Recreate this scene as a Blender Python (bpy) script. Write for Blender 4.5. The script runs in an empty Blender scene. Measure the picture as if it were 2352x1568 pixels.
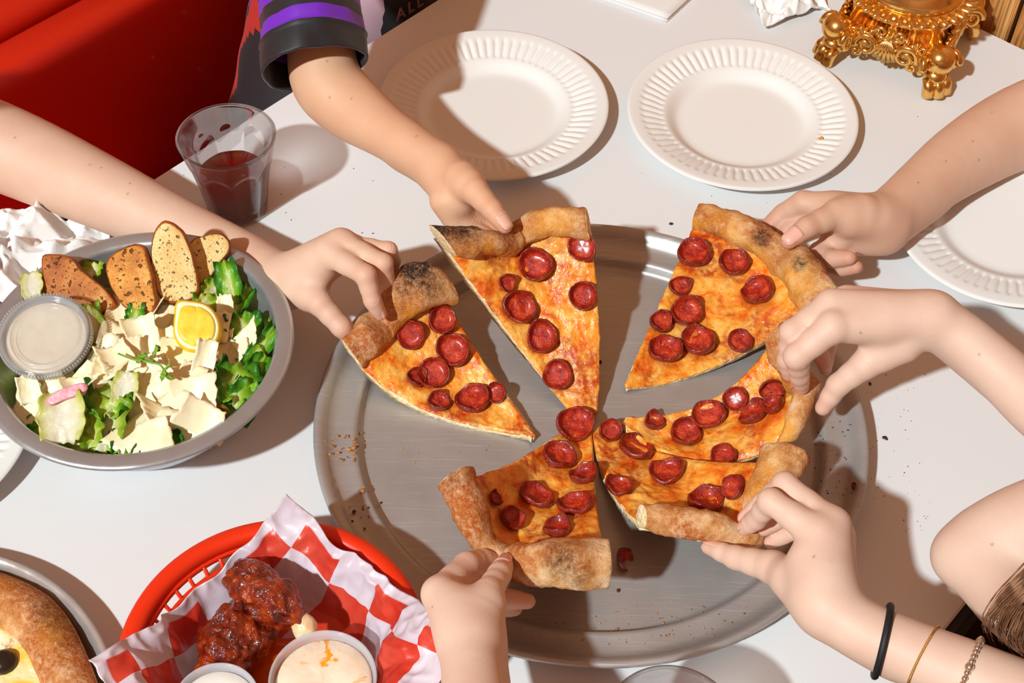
import bpy, bmesh, math, random
import numpy as np
from mathutils import Vector, Matrix, noise as mnoise

random.seed(7); np.random.seed(7)
scene = bpy.context.scene
COL = scene.collection

# ---------------------------------------------------------------- camera
W, H = 2352, 1568
FPX, PITCH, ROLL, CAMH = 3315.08, 0.862036, 0.0276995, 0.954007
_fw = np.array([0, math.cos(PITCH), -math.sin(PITCH)])
_r0 = np.array([1.0, 0, 0]); _u0 = np.cross(_r0, _fw)
CR = _r0 * math.cos(ROLL) + _u0 * math.sin(ROLL)
CU = -_r0 * math.sin(ROLL) + _u0 * math.cos(ROLL)
CF = _fw
CAM = np.array([0, 0, CAMH])
cam_data = bpy.data.cameras.new('camera')
cam_data.sensor_width = 36.0
cam_data.lens = FPX * 36.0 / W
cam_data.clip_start = 0.05
cam = bpy.data.objects.new('camera', cam_data); COL.objects.link(cam)
cam.matrix_world = Matrix((
    (CR[0], CU[0], -CF[0], CAM[0]), (CR[1], CU[1], -CF[1], CAM[1]),
    (CR[2], CU[2], -CF[2], CAM[2]), (0, 0, 0, 1)))
scene.camera = cam

# ---------------------------------------------------------------- light
world = bpy.data.worlds.new('world'); scene.world = world; world.use_nodes = True
bg = world.node_tree.nodes['Background']
bg.inputs['Color'].default_value = (1.0, 0.45, 0.24, 1)
bg.inputs['Strength'].default_value = 0.40
KEY_D = 7.5                                   # one hard lamp far off to the lower left
sun_d = bpy.data.lights.new('key_lamp', 'POINT')
sun_d.energy = 2700.0; sun_d.shadow_soft_size = 0.135; sun_d.color = (0.83, 0.945, 0.965)
sun = bpy.data.objects.new('key_lamp', sun_d); COL.objects.link(sun)
SUN_AZ, SUN_EL = math.radians(52), math.radians(45)
sdir = Vector((math.cos(SUN_AZ) * math.cos(SUN_EL), math.sin(SUN_AZ) * math.cos(SUN_EL), -math.sin(SUN_EL)))
sun.location = Vector((0.066, 0.72, 0.0)) - sdir * KEY_D
scene.view_settings.view_transform = 'Standard'
scene.view_settings.look = 'None'
scene.view_settings.gamma = 1.0
scene.view_settings.use_curve_mapping = False
scene.view_settings.exposure = 0.0
scene.cycles.transparent_max_bounces = 32
scene.cycles.max_bounces = 14

# ---------------------------------------------------------------- geometry helpers
def A(*v): return np.array(v, float)
def norm(v): v = np.asarray(v, float); return v / (np.linalg.norm(v) + 1e-12)
def ray(px, py):
    return ((px - W / 2) / FPX) * CR - ((py - H / 2) / FPX) * CU + CF
def P(px, py, z=0.0):
    d = ray(px, py); return CAM + d * ((z - CAMH) / d[2])
def on_plane(px, py, p0, n):
    d = ray(px, py); return CAM + d * (np.dot(np.asarray(p0) - CAM, n) / np.dot(d, n))
def scl(p): return FPX / np.dot(np.asarray(p) - CAM, CF)       # pixels per metre at p
def proj(pts):
    d = np.asarray(pts) - CAM; z = d @ CF
    return np.stack([W / 2 + FPX * (d @ CR) / z, H / 2 - FPX * (d @ CU) / z], -1)
def J(px, py, z, r):
    p = P(px, py, z); return (p, r / scl(p))
def nz(p, s=1.0, seed=0.0):
    return mnoise.noise(Vector((p[0] * s + seed, p[1] * s + seed * 1.7, p[2] * s - seed)))
def fbm(p, s=1.0, oct=3, seed=0.0):
    a, t = 1.0, 0.0
    for i in range(oct):
        t += a * nz(p, s, seed + i * 11.3); s *= 2.03; a *= 0.5
    return t

def spline(pts, t):
    """Catmull-Rom through pts (n,d) at parameters t in 0..1 (chord length)."""
    pts = np.asarray(pts, float); n = len(pts); t = np.atleast_1d(np.asarray(t, float))
    if n == 2: return pts[0] + (pts[1] - pts[0]) * t[:, None]
    d = np.sqrt(((pts[1:] - pts[:-1]) ** 2).sum(1)) ** 0.75 + 1e-9
    k = np.concatenate([[0], np.cumsum(d)]); k /= k[-1]
    m = np.zeros_like(pts)
    for i in range(n):
        if i == 0: m[i] = (pts[1] - pts[0]) / (k[1] - k[0])
        elif i == n - 1: m[i] = (pts[-1] - pts[-2]) / (k[-1] - k[-2])
        else:
            d0 = (pts[i] - pts[i - 1]) / (k[i] - k[i - 1]); d1 = (pts[i + 1] - pts[i]) / (k[i + 1] - k[i])
            w = (k[i + 1] - k[i]) / (k[i + 1] - k[i - 1]); m[i] = d0 * w + d1 * (1 - w)
    i = np.clip(np.searchsorted(k, t, 'right') - 1, 0, n - 2)
    hh = (k[i + 1] - k[i]); s = np.clip((t - k[i]) / hh, 0, 1)[:, None]; hh = hh[:, None]
    return ((2 * s**3 - 3 * s**2 + 1) * pts[i] + (s**3 - 2 * s**2 + s) * hh * m[i]
            + (-2 * s**3 + 3 * s**2) * pts[i + 1] + (s**3 - s**2) * hh * m[i + 1])

def raw_mesh(name, verts, faces, smooth=True):
    me = bpy.data.meshes.new(name)
    verts = np.asarray(verts, np.float32)
    if isinstance(faces, np.ndarray):
        nf, k = faces.shape
        me.vertices.add(len(verts)); me.vertices.foreach_set('co', verts.ravel())
        me.loops.add(nf * k); me.loops.foreach_set('vertex_index', faces.astype(np.int32).ravel())
        me.polygons.add(nf)
        me.polygons.foreach_set('loop_start', np.arange(0, nf * k, k, dtype=np.int32))
        me.polygons.foreach_set('loop_total', np.full(nf, k, np.int32))
        me.update(calc_edges=True)
    else:
        me.from_pydata([tuple(map(float, v)) for v in verts], [], [tuple(int(i) for i in f) for f in faces])
        bm_ = bmesh.new(); bm_.from_mesh(me); bmesh.ops.recalc_face_normals(bm_, faces=bm_.faces[:]); bm_.to_mesh(me); bm_.free()
    me.validate()
    if smooth: me.polygons.foreach_set('use_smooth', np.ones(len(me.polygons), bool))
    return me

def build(name, verts, faces, mats, parent=None, origin=None, smooth=True, mat_idx=None, attrs=None, uv=None):
    """One mesh object from WORLD-space vertices; its origin sits at its base."""
    verts = np.asarray(verts, float)
    if origin is None:
        lo, hi = verts.min(0), verts.max(0)
        origin = A((lo[0] + hi[0]) / 2, (lo[1] + hi[1]) / 2, lo[2])
    origin = np.asarray(origin, float)
    me = raw_mesh(name, verts - origin, faces, smooth)
    if not isinstance(mats, (list, tuple)): mats = [mats]
    for m in mats: me.materials.append(m)
    if mat_idx is not None: me.polygons.foreach_set('material_index', np.asarray(mat_idx, np.int32)[:len(me.polygons)])
    for k, v in (attrs or {}).items():
        a = me.attributes.new(k, 'FLOAT', 'POINT'); a.data.foreach_set('value', np.asarray(v, np.float32))
    if uv is not None:
        l = me.uv_layers.new(name='UVMap'); vi = np.zeros(len(me.loops), np.int32); me.loops.foreach_get('vertex_index', vi)
        l.data.foreach_set('uv', np.asarray(uv, np.float32)[vi].ravel())
    o = bpy.data.objects.new(name, me); COL.objects.link(o)
    if parent is not None:
        o.parent = parent; o.location = Vector(origin) - WPOS[parent.name]
    else:
        o.location = origin
    WPOS[o.name] = Vector(origin)
    return o
WPOS = {}

def empty(name, loc):
    o = bpy.data.objects.new(name, None); COL.objects.link(o); o.location = loc
    o.empty_display_size = 0.02; WPOS[o.name] = Vector(loc); return o
def tag(o, label, cat=None, group=None, kind=None):
    if label: o['label'] = label
    if cat: o['category'] = cat
    if group: o['group'] = group
    if kind: o['kind'] = kind
    return o
def place(name, me, loc, rot=None, parent=None, scale=None):
    """An object on shared mesh data at a WORLD position."""
    o = bpy.data.objects.new(name, me); COL.objects.link(o)
    o.location = Vector(loc) - (WPOS[parent.name] if parent else Vector((0, 0, 0)))
    if rot is not None: o.rotation_euler = rot.to_euler() if hasattr(rot, 'to_euler') else rot
    if scale is not None: o.scale = scale
    if parent: o.parent = parent
    WPOS[o.name] = Vector(loc); return o
def frame_mat(x, y, z):
    return Matrix(((x[0], y[0], z[0]), (x[1], y[1], z[1]), (x[2], y[2], z[2])))

class MB:
    """Collects pieces of one part."""
    def __init__(self): self.v = []; self.f = []; self.m = []
    def add(self, v, f, m=0):
        b = len(self.v); self.v += [tuple(map(float, q)) for q in v]
        self.f += [tuple(int(i) + b for i in q) for q in f]; self.m += [m] * len(f); return self
    def build(self, name, mats, parent=None, **k):
        return build(name, np.array(self.v), self.f, mats, parent, mat_idx=self.m, **k)

def lathe(profile, n=64, c=(0, 0, 0), closed=False, fn=None):
    """profile [(r,z)...] about +Z at c. fn(r,z,theta)->(r,z)."""
    v, f = [], []; m = len(profile)
    for i in range(n):
        th = 2 * math.pi * i / n
        for r, z in profile:
            if fn: r, z = fn(r, z, th)
            v.append((c[0] + r * math.cos(th), c[1] + r * math.sin(th), c[2] + z))
    for i in range(n):
        j = (i + 1) % n
        for k in range(m - 1 if not closed else m):
            k2 = (k + 1) % m
            f.append((i * m + k, j * m + k, j * m + k2, i * m + k2))
    return v, f

def tube(path, radii, n=10, cap=True, ell=1.0, up=None):
    path = np.asarray(path, float); m = len(path)
    if np.isscalar(radii): radii = [radii] * m
    v, f = [], []; prev = None
    for i in range(m):
        t = norm(path[min(i + 1, m - 1)] - path[max(i - 1, 0)])
        if prev is None:
            u = up if up is not None else (A(0, 0, 1) if abs(t[2]) < .9 else A(1, 0, 0))
            s = norm(np.cross(t, u))
        else: s = norm(prev - t * np.dot(prev, t))
        prev = s; w = np.cross(s, t)
        for k in range(n):
            a = 2 * math.pi * k / n
            v.append(path[i] + radii[i] * (math.cos(a) * s + ell * math.sin(a) * w))
    for i in range(m - 1):
        for k in range(n):
            k2 = (k + 1) % n
            f.append((i * n + k, i * n + k2, (i + 1) * n + k2, (i + 1) * n + k))
    if cap:
        f.append(tuple(range(n - 1, -1, -1))); f.append(tuple((m - 1) * n + k for k in range(n)))
    return v, f

def torus(c, R, r, x, y, n=32, k=8):
    ax, ay = np.asarray(x), np.asarray(y); az = np.cross(ax, ay); v, f = [], []
    for i in range(n):
        a = 2 * math.pi * i / n; d = math.cos(a) * ax + math.sin(a) * ay
        for j in range(k):
            b = 2 * math.pi * j / k; v.append(np.asarray(c) + d * (R + r * math.cos(b)) + az * r * math.sin(b))
    for i in range(n):
        for j in range(k):
            f.append((i * k + j, ((i + 1) % n) * k + j, ((i + 1) % n) * k + (j + 1) % k, i * k + (j + 1) % k))
    return v, f

def ball(c, r, n=12, m=8, sc=(1, 1, 1)):
    v = [(c[0], c[1], c[2] - r * sc[2])]; f = []
    for j in range(1, m):
        ph = -math.pi / 2 + math.pi * j / m
        for i in range(n):
            a = 2 * math.pi * i / n
            v.append((c[0] + r * sc[0] * math.cos(ph) * math.cos(a), c[1] + r * sc[1] * math.cos(ph) * math.sin(a), c[2] + r * sc[2] * math.sin(ph)))
    v.append((c[0], c[1], c[2] + r * sc[2])); top = len(v) - 1
    for i in range(n): f.append((0, 1 + (i + 1) % n, 1 + i)); f.append((top, 1 + (m - 2) * n + i, 1 + (m - 2) * n + (i + 1) % n))
    for j in range(m - 2):
        for i in range(n):
            a = 1 + j * n + i; b = 1 + j * n + (i + 1) % n; f.append((a, b, b + n, a + n))
    return v, f

def boxv(c, x, y, z):
    c = np.asarray(c); v = [c + sx * np.asarray(x) + sy * np.asarray(y) + sz * np.asarray(z) for sz in (-1, 1) for sx, sy in ((-1, -1), (1, -1), (1, 1), (-1, 1))]
    return v, [(3, 2, 1, 0), (4, 5, 6, 7), (0, 1, 5, 4), (1, 2, 6, 5), (2, 3, 7, 6), (3, 0, 4, 7)]

def grid_normals(G):
    du = np.gradient(G, axis=0); dv = np.gradient(G, axis=1)
    n = np.cross(du, dv); n /= (np.linalg.norm(n, axis=2, keepdims=True) + 1e-12)
    return n
def sheet(G, thick, bottom=None):
    """Closed slab from a grid (nu,nv,3): top = G, bottom = G - normal*thick (or given)."""
    nu, nv = G.shape[:2]
    if bottom is None:
        n = grid_normals(G)
        if n[..., 2].mean() < 0: n = -n
        bottom = G - n * thick
    v = np.concatenate([G.reshape(-1, 3), bottom.reshape(-1, 3)]); o = nu * nv; f = []
    i, j = np.meshgrid(np.arange(nu - 1), np.arange(nv - 1), indexing='ij')
    a = (i * nv + j).ravel(); q = np.stack([a, a + nv, a + nv + 1, a + 1], 1)
    f = [q, q[:, ::-1] + o]
    e = []
    for jj in range(nv - 1):
        e.append((jj, jj + 1, o + jj + 1, o + jj)); b = (nu - 1) * nv + jj; e.append((b + 1, b, o + b, o + b + 1))
    for ii in range(nu - 1):
        b = ii * nv; e.append((b + nv, b, o + b, o + b + nv)); b = ii * nv + nv - 1; e.append((b, b + nv, o + b + nv, o + b))
    e = np.array(e)
    return v, np.concatenate(f + [e]), (len(q), len(q), len(e))

# ---------------------------------------------------------------- signed distance bodies
class Field:
    def __init__(self, lo, hi, h):
        self.lo = np.asarray(lo, float); self.h = h
        self.n = np.ceil((np.asarray(hi) - self.lo) / h).astype(int) + 1
        self.ax = [self.lo[i] + h * np.arange(self.n[i]) for i in range(3)]
    def new(self): return np.full(self.n, 1.0, np.float32)
    def box(self, a, b, pad):
        lo = np.minimum(a, b) - pad; hi = np.maximum(a, b) + pad
        i0 = np.clip(np.floor((lo - self.lo) / self.h).astype(int), 0, self.n); i1 = np.clip(np.ceil((hi - self.lo) / self.h).astype(int) + 1, 0, self.n)
        return tuple(slice(i0[k], i1[k]) for k in range(3))
    def cone(self, F, a, b, ra, rb, k=0.004, pad=0.02):
        a = np.asarray(a, float); b = np.asarray(b, float)
        s = self.box(a, b, max(ra, rb) + pad)
        X = self.ax[0][s[0]][:, None, None]; Y = self.ax[1][s[1]][None, :, None]; Z = self.ax[2][s[2]][None, None, :]
        if X.size == 0 or Y.size == 0 or Z.size == 0: return
        ba = b - a; l2 = max(ba @ ba, 1e-10)
        px, py, pz = X - a[0], Y - a[1], Z - a[2]
        t = np.clip((px * ba[0] + py * ba[1] + pz * ba[2]) / l2, 0, 1)
        d = np.sqrt((px - t * ba[0])**2 + (py - t * ba[1])**2 + (pz - t * ba[2])**2) - (ra + (rb - ra) * t)
        F[s] = smin(F[s], d.astype(np.float32), k)
    def chain(self, F, joints, k=0.004, waist=0.0):
        for (a, ra), (b, rb) in zip(joints[:-1], joints[1:]):
            if waist:
                m = (np.asarray(a) + np.asarray(b)) / 2; rm = (ra + rb) / 2 * (1 - waist)
                self.cone(F, a, m, ra, rm, k); self.cone(F, m, b, rm, rb, k)
            else: self.cone(F, a, b, ra, rb, k)
    def mesh(self, F, smooth=2):
        v, q = surface_nets(F); v = self.lo + v * self.h
        for _ in range(smooth): v = laplace(v, q)
        return v, q
def smin(a, b, k):
    h = np.clip(0.5 + 0.5 * (b - a) / k, 0, 1)
    return b + (a - b) * h - k * h * (1 - h)
def laplace(v, q, lam=0.5):
    e = np.concatenate([q[:, [0, 1]], q[:, [1, 2]], q[:, [2, 3]], q[:, [3, 0]]]); n = len(v)
    cnt = np.bincount(e[:, 0], minlength=n) + np.bincount(e[:, 1], minlength=n)
    out = np.stack([np.bincount(e[:, 0], v[e[:, 1], i], n) + np.bincount(e[:, 1], v[e[:, 0], i], n) for i in range(3)], 1)
    return v + lam * (out / np.maximum(cnt, 1)[:, None] - v)
def surface_nets(F):
    S = F < 0; nx, ny, nzz = F.shape
    any_ = np.zeros((nx - 1, ny - 1, nzz - 1), bool); all_ = np.ones_like(any_)
    for dx in (0, 1):
        for dy in (0, 1):
            for dz in (0, 1):
                c = S[dx:nx - 1 + dx, dy:ny - 1 + dy, dz:nzz - 1 + dz]; any_ |= c; all_ &= c
    idx = np.argwhere(any_ & ~all_)
    acc = np.zeros((len(idx), 3)); cnt = np.zeros(len(idx))
    cs = [(x, y, z) for x in (0, 1) for y in (0, 1) for z in (0, 1)]
    for i, c0 in enumerate(cs):
        for c1 in cs[i + 1:]:
            if sum(abs(p - q) for p, q in zip(c0, c1)) != 1: continue
            v0 = F[idx[:, 0] + c0[0], idx[:, 1] + c0[1], idx[:, 2] + c0[2]]; v1 = F[idx[:, 0] + c1[0], idx[:, 1] + c1[1], idx[:, 2] + c1[2]]
            x = (v0 < 0) != (v1 < 0); t = np.where(x, v0 / np.where(x, v0 - v1, 1), 0)
            for a in range(3): acc[:, a] += np.where(x, c0[a] + t * (c1[a] - c0[a]), 0)
            cnt += x
    verts = idx + acc / np.maximum(cnt, 1)[:, None]
    vid = np.full(any_.shape, -1, np.int32); vid[idx[:, 0], idx[:, 1], idx[:, 2]] = np.arange(len(idx))
    quads = []
    for a in range(3):
        b, c = (a + 1) % 3, (a + 2) % 3
        s0 = [slice(None)] * 3; s1 = [slice(None)] * 3; s0[a] = slice(0, -1); s1[a] = slice(1, None)
        ch = S[tuple(s0)] != S[tuple(s1)]; e = np.argwhere(ch)
        ok = (e[:, b] > 0) & (e[:, c] > 0) & (e[:, b] < F.shape[b] - 1) & (e[:, c] < F.shape[c] - 1); e = e[ok]
        inside = S[e[:, 0], e[:, 1], e[:, 2]]
        def cell(db, dc):
            q = e.copy(); q[:, b] -= db; q[:, c] -= dc; return vid[q[:, 0], q[:, 1], q[:, 2]]
        qd = np.stack([cell(1, 1), cell(0, 1), cell(0, 0), cell(1, 0)], 1)
        qd = np.where(inside[:, None], qd, qd[:, ::-1]); quads.append(qd[(qd >= 0).all(1)])
    return verts, np.concatenate(quads)

# ---------------------------------------------------------------- material helpers
class Mat:
    def __init__(self, name):
        self.m = bpy.data.materials.new(name); self.m.use_nodes = True; self.nt = self.m.node_tree
        self.b = self.nt.nodes['Principled BSDF']; self.out = self.nt.nodes['Material Output']
    def n(self, t, **k):
        x = self.nt.nodes.new(t)
        for a, v in k.items(): setattr(x, a, v)
        return x
    def link(self, a, b): self.nt.links.new(a, b)
    def put(self, sock, v):
        if hasattr(v, 'is_output'): self.link(v, sock)
        else: sock.default_value = v
    def set(self, **k):
        for a, v in k.items():
            s = self.b.inputs[a.replace('_', ' ')]
            if isinstance(v, tuple) and len(v) == 3: v = (*v, 1)
            self.put(s, v)
        return self
    def coord(self, kind='Object', scale=None):
        c = self.n('ShaderNodeTexCoord').outputs[kind]
        if scale:
            mp = self.n('ShaderNodeMapping'); mp.inputs['Scale'].default_value = scale; self.link(c, mp.inputs['Vector']); return mp.outputs[0]
        return c
    def noise(self, scale, detail=4, rough=0.55, co=None, dist=0.0):
        x = self.n('ShaderNodeTexNoise'); x.inputs['Scale'].default_value = scale; x.inputs['Detail'].default_value = detail
        x.inputs['Roughness'].default_value = rough; x.inputs['Distortion'].default_value = dist
        self.link(co if co is not None else self.coord(), x.inputs['Vector']); return x.outputs['Fac']
    def voronoi(self, scale, co=None, feature='F1', out='Distance', rand=1.0):
        x = self.n('ShaderNodeTexVoronoi', feature=feature); x.inputs['Scale'].default_value = scale; x.inputs['Randomness'].default_value = rand
        self.link(co if co is not None else self.coord(), x.inputs['Vector']); return x.outputs[out]
    def ramp(self, fac, stops, interp='LINEAR'):
        x = self.n('ShaderNodeValToRGB'); r = x.color_ramp; r.interpolation = interp
        while len(r.elements) < len(stops): r.elements.new(0.5)
        for e, (p, c) in zip(r.elements, stops):
            e.position = p; e.color = (*c, 1) if not np.isscalar(c) else (c, c, c, 1)
        self.link(fac, x.inputs[0]); return x.outputs[0]
    def mix(self, fac, a, b, mode='MIX'):
        x = self.n('ShaderNodeMix', data_type='RGBA', blend_type=mode)
        for s, v in ((x.inputs[0], fac), (x.inputs[6], a), (x.inputs[7], b)):
            if isinstance(v, tuple) and len(v) == 3: v = (*v, 1)
            self.put(s, v)
        return x.outputs[2]
    def math(self, op, a, b=0.0, clamp=False):
        x = self.n('ShaderNodeMath', operation=op, use_clamp=clamp); self.put(x.inputs[0], a); self.put(x.inputs[1], b); return x.outputs[0]
    def attr(self, name):
        x = self.n('ShaderNodeAttribute'); x.attribute_name = name; return x.outputs['Fac']
    def bump(self, height, strength=0.3, dist=0.002):
        x = self.n('ShaderNodeBump'); x.inputs['Strength'].default_value = strength; x.inputs['Distance'].default_value = dist
        prev = self.b.inputs['Normal'].links
        if prev: self.link(prev[0].from_socket, x.inputs['Normal'])
        self.link(height, x.inputs['Height']); self.link(x.outputs[0], self.b.inputs['Normal']); return self
def srgb(r, g, b):
    f = lambda c: (c / 255 / 12.92) if c / 255 <= 0.04045 else ((c / 255 + 0.055) / 1.055) ** 2.4
    return (f(r), f(g), f(b))
def simple(name, col, rough=0.5, metal=0.0, **k):
    return Mat(name).set(Base_Color=col, Roughness=rough, Metallic=metal, **k).m
def glassy(name, tint=(1, 1, 1), ior=1.45, rough=0.02, body=0.0, body_col=(1, 1, 1), refract=0.0):
    """Clear thin wall: Fresnel mix of transmission and gloss (same for every ray)."""
    M = Mat(name); nt = M.nt
    tr = M.n('ShaderNodeBsdfTransparent'); tr.inputs[0].default_value = (*tint, 1)
    gl = M.n('ShaderNodeBsdfGlossy'); gl.inputs['Roughness'].default_value = rough
    lw = M.n('ShaderNodeLayerWeight'); lw.inputs[0].default_value = 0.5
    pw_ = M.math('POWER', lw.outputs['Facing'], 3.0); fr_ = M.math('ADD', M.math('MULTIPLY', pw_, 0.55), ((ior - 1) / (ior + 1)) ** 2)
    mx = M.n('ShaderNodeMixShader'); M.link(fr_, mx.inputs[0]); M.link(tr.outputs[0], mx.inputs[1]); M.link(gl.outputs[0], mx.inputs[2])
    res = mx.outputs[0]
    if body:
        df = M.n('ShaderNodeBsdfDiffuse'); df.inputs[0].default_value = (*body_col, 1)
        m2 = M.n('ShaderNodeMixShader'); m2.inputs[0].default_value = body; M.link(res, m2.inputs[1]); M.link(df.outputs[0], m2.inputs[2]); res = m2.outputs[0]
    if refract:
        gs = M.n('ShaderNodeBsdfGlass'); gs.inputs['Color'].default_value = (*tint, 1); gs.inputs['IOR'].default_value = ior; gs.inputs['Roughness'].default_value = 0.0
        m3 = M.n('ShaderNodeMixShader'); m3.inputs[0].default_value = refract; M.link(res, m3.inputs[1]); M.link(gs.outputs[0], m3.inputs[2]); res = m3.outputs[0]
    M.link(res, M.out.inputs[0]); return M.m
# ---------------------------------------------------------------- materials
def m_table():
    M = Mat('white_laminate'); n = M.noise(3, 3)
    M.set(Base_Color=M.ramp(n, [(0.3, (0.755, 0.742, 0.745)), (0.7, (0.785, 0.775, 0.775))]), Roughness=0.42)
    M.b.inputs['Specular IOR Level'].default_value = 0.18
    return M.m
def m_paper(name, col, rough=0.85, trans=0.0):
    M = Mat(name); n = M.noise(260, 3); M.set(Base_Color=col, Roughness=rough); M.bump(n, 0.10, 0.0006)
    M.b.inputs['Specular IOR Level'].default_value = 0.2
    return M.m
def m_steel(name, base, rough, scale=(60, 60, 60), streak=0.25, metal=0.72):
    M = Mat(name); co = M.coord('Object', scale)
    n = M.noise(1.0, 5, 0.6, co); n2 = M.noise(14, 4, 0.6)
    c = M.mix(M.ramp(n2, [(0.35, 0.0), (0.7, 1.0)]), tuple(x * 0.86 for x in base), base)
    M.set(Base_Color=c, Metallic=metal, Roughness=M.ramp(n, [(0.3, rough - streak * 0.3), (0.7, rough + streak * 0.3)]))
    M.bump(n, 0.04, 0.0005); return M.m
def m_pan():
    M = Mat('worn_aluminium'); co = M.coord('Object')
    sep = M.n('ShaderNodeSeparateXYZ'); M.link(co, sep.inputs[0])
    # scratches: two families of long thin streaks
    def streak(rot, sc):
        mp = M.n('ShaderNodeMapping'); mp.inputs['Rotation'].default_value = (0, 0, rot); mp.inputs['Scale'].default_value = sc
        M.link(co, mp.inputs[0]); return M.noise(1.0, 3, 0.5, mp.outputs[0])
    s1 = M.ramp(streak(0.9, (14, 900, 1)), [(0.60, 0.0), (0.72, 1.0)])
    s2 = M.ramp(streak(-0.35, (18, 1000, 1)), [(0.62, 0.0), (0.74, 1.0)])
    s3 = M.ramp(streak(2.1, (20, 1100, 1)), [(0.64, 0.0), (0.76, 1.0)])
    s = M.math('MAXIMUM', M.math('MAXIMUM', s1, s2), s3)
    cloud = M.noise(9, 5, 0.6)
    base = M.ramp(cloud, [(0.3, (0.40, 0.375, 0.36)), (0.7, (0.50, 0.47, 0.455))])
    base = M.mix(M.math('MULTIPLY', s, 0.38), base, (0.80, 0.82, 0.84))
    M.set(Base_Color=base, Metallic=0.50, Roughness=M.ramp(cloud, [(0.3, 0.36), (0.7, 0.48)]))
    M.bump(s, 0.05, 0.0004); M.bump(M.noise(220, 3), 0.03, 0.0004)
    return M.m
def m_skin(name, base, red):
    M = Mat(name); n = M.noise(26, 4, 0.6); fine = M.noise(420, 2, 0.5); vor = M.voronoi(900)
    c = M.mix(M.ramp(n, [(0.35, 0.0), (0.75, 0.55)]), base, tuple(b * 0.55 + r * 0.45 for b, r in zip(base, red)))
    c = M.mix(M.math('MULTIPLY', M.attr('flush'), 0.75), c, red)
    c = M.mix(M.attr('mole'), c, (0.16, 0.07, 0.04))
    M.set(Base_Color=c, Roughness=0.55, Subsurface_Weight=0.15, Subsurface_Scale=0.006)
    M.b.inputs['Subsurface Radius'].default_value = (1.0, 0.35, 0.2)
    M.b.inputs['Specular IOR Level'].default_value = 0.4
    cz = M.math('SINE', M.math('ADD', M.math('MULTIPLY', M.attr('jx'), 1450.0), M.math('MULTIPLY', M.noise(190, 3), 7.0)))
    cz = M.math('MULTIPLY', M.math('POWER', M.math('ABSOLUTE', cz), 6.0), M.attr('jm'))
    M.bump(M.math('MULTIPLY', cz, -1.0), 0.22, 0.0009)
    M.bump(M.noise(90, 3), 0.10, 0.0012); M.bump(vor, 0.14, 0.0004); M.bump(fine, 0.08, 0.0005)
    return M.m
def m_cheese():
    M = Mat('melted_cheese'); n1 = M.noise(55, 5, 0.62, dist=0.6); n2 = M.noise(150, 4, 0.6); n3 = M.noise(24, 3, 0.5, dist=0.4)
    c = M.ramp(n1, [(0.28, srgb(196, 62, 14)), (0.38, srgb(232, 112, 26)), (0.48, srgb(244, 156, 52)), (0.62, srgb(250, 192, 96)), (0.8, srgb(240, 140, 44))])
    sauce = M.ramp(n3, [(0.47, 0.0), (0.60, 1.0)])
    sauce = M.math('MULTIPLY', sauce, M.ramp(n2, [(0.35, 0.0), (0.6, 1.0)]))
    sauce = M.math('MAXIMUM', sauce, M.attr('sauce'))
    c = M.mix(M.math('MULTIPLY', sauce, 0.85), c, srgb(176, 32, 6))
    spots = M.ramp(M.noise(330, 3), [(0.64, 0.0), (0.72, 1.0)])
    c = M.mix(M.math('MULTIPLY', spots, 0.55), c, srgb(140, 58, 14))
    ch = M.math('MULTIPLY', M.attr('char'), M.ramp(M.noise(160, 5, 0.7), [(0.32, 1.25), (0.62, 0.45)]), True)
    c = M.mix(ch, c, srgb(58, 22, 8))
    pit = M.ramp(M.noise(480, 3, .6), [(0.60, 0.0), (0.70, 1.0)]); c = M.mix(M.math('MULTIPLY', pit, 0.3), c, srgb(150, 50, 10))
    M.set(Base_Color=c, Roughness=M.ramp(n2, [(0.3, 0.20), (0.7, 0.42)]), Subsurface_Weight=0.08, Subsurface_Scale=0.003)
    M.bump(n2, 0.5, 0.003); M.bump(M.noise(330, 3, .5), 0.30, 0.0014); return M.m
def m_crust():
    M = Mat('baked_crust'); n1 = M.noise(60, 5, 0.65); n2 = M.noise(240, 4, 0.7); n3 = M.noise(900, 2)
    c = M.ramp(n1, [(0.28, srgb(168, 96, 42)), (0.45, srgb(206, 148, 90)), (0.6, srgb(228, 186, 138)), (0.78, srgb(240, 214, 178))])
    toast = M.math('MULTIPLY', M.attr('toast'), M.ramp(n2, [(0.3, 1.2), (0.65, 0.4)]), True)
    c = M.mix(toast, c, srgb(170, 84, 26))
    yel = M.attr('oily'); c = M.mix(M.math('MULTIPLY', yel, 0.85), c, srgb(236, 160, 40))
    ch = M.math('MULTIPLY', M.attr('char'), M.ramp(n2, [(0.25, 1.35), (0.62, 0.55)]), True)
    c = M.mix(ch, c, srgb(52, 30, 20))
    flour = M.ramp(n3, [(0.6, 0.0), (0.72, 0.5)]); c = M.mix(flour, c, srgb(238, 218, 190))
    M.set(Base_Color=c, Roughness=0.8); M.b.inputs['Specular IOR Level'].default_value = 0.25
    M.bump(n2, 0.5, 0.003); M.bump(n3, 0.35, 0.001); return M.m
def m_crumb():
    M = Mat('bread_crumb'); v = M.voronoi(230); n = M.noise(120, 4)
    c = M.ramp(n, [(0.3, srgb(226, 190, 130)), (0.6, srgb(244, 226, 186))])
    c = M.mix(M.ramp(v, [(0.05, 0.75), (0.22, 0.0)]), c, srgb(160, 105, 50))
    M.set(Base_Color=c, Roughness=0.85); M.bump(v, 0.6, 0.002); return M.m
def m_under():
    M = Mat('browned_underside'); n = M.noise(140, 4, 0.7)
    M.set(Base_Color=M.ramp(n, [(0.35, srgb(48, 26, 16)), (0.5, srgb(130, 76, 36)), (0.68, srgb(206, 156, 96))]), Roughness=0.8); M.bump(n, 0.4, 0.002); return M.m
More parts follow.
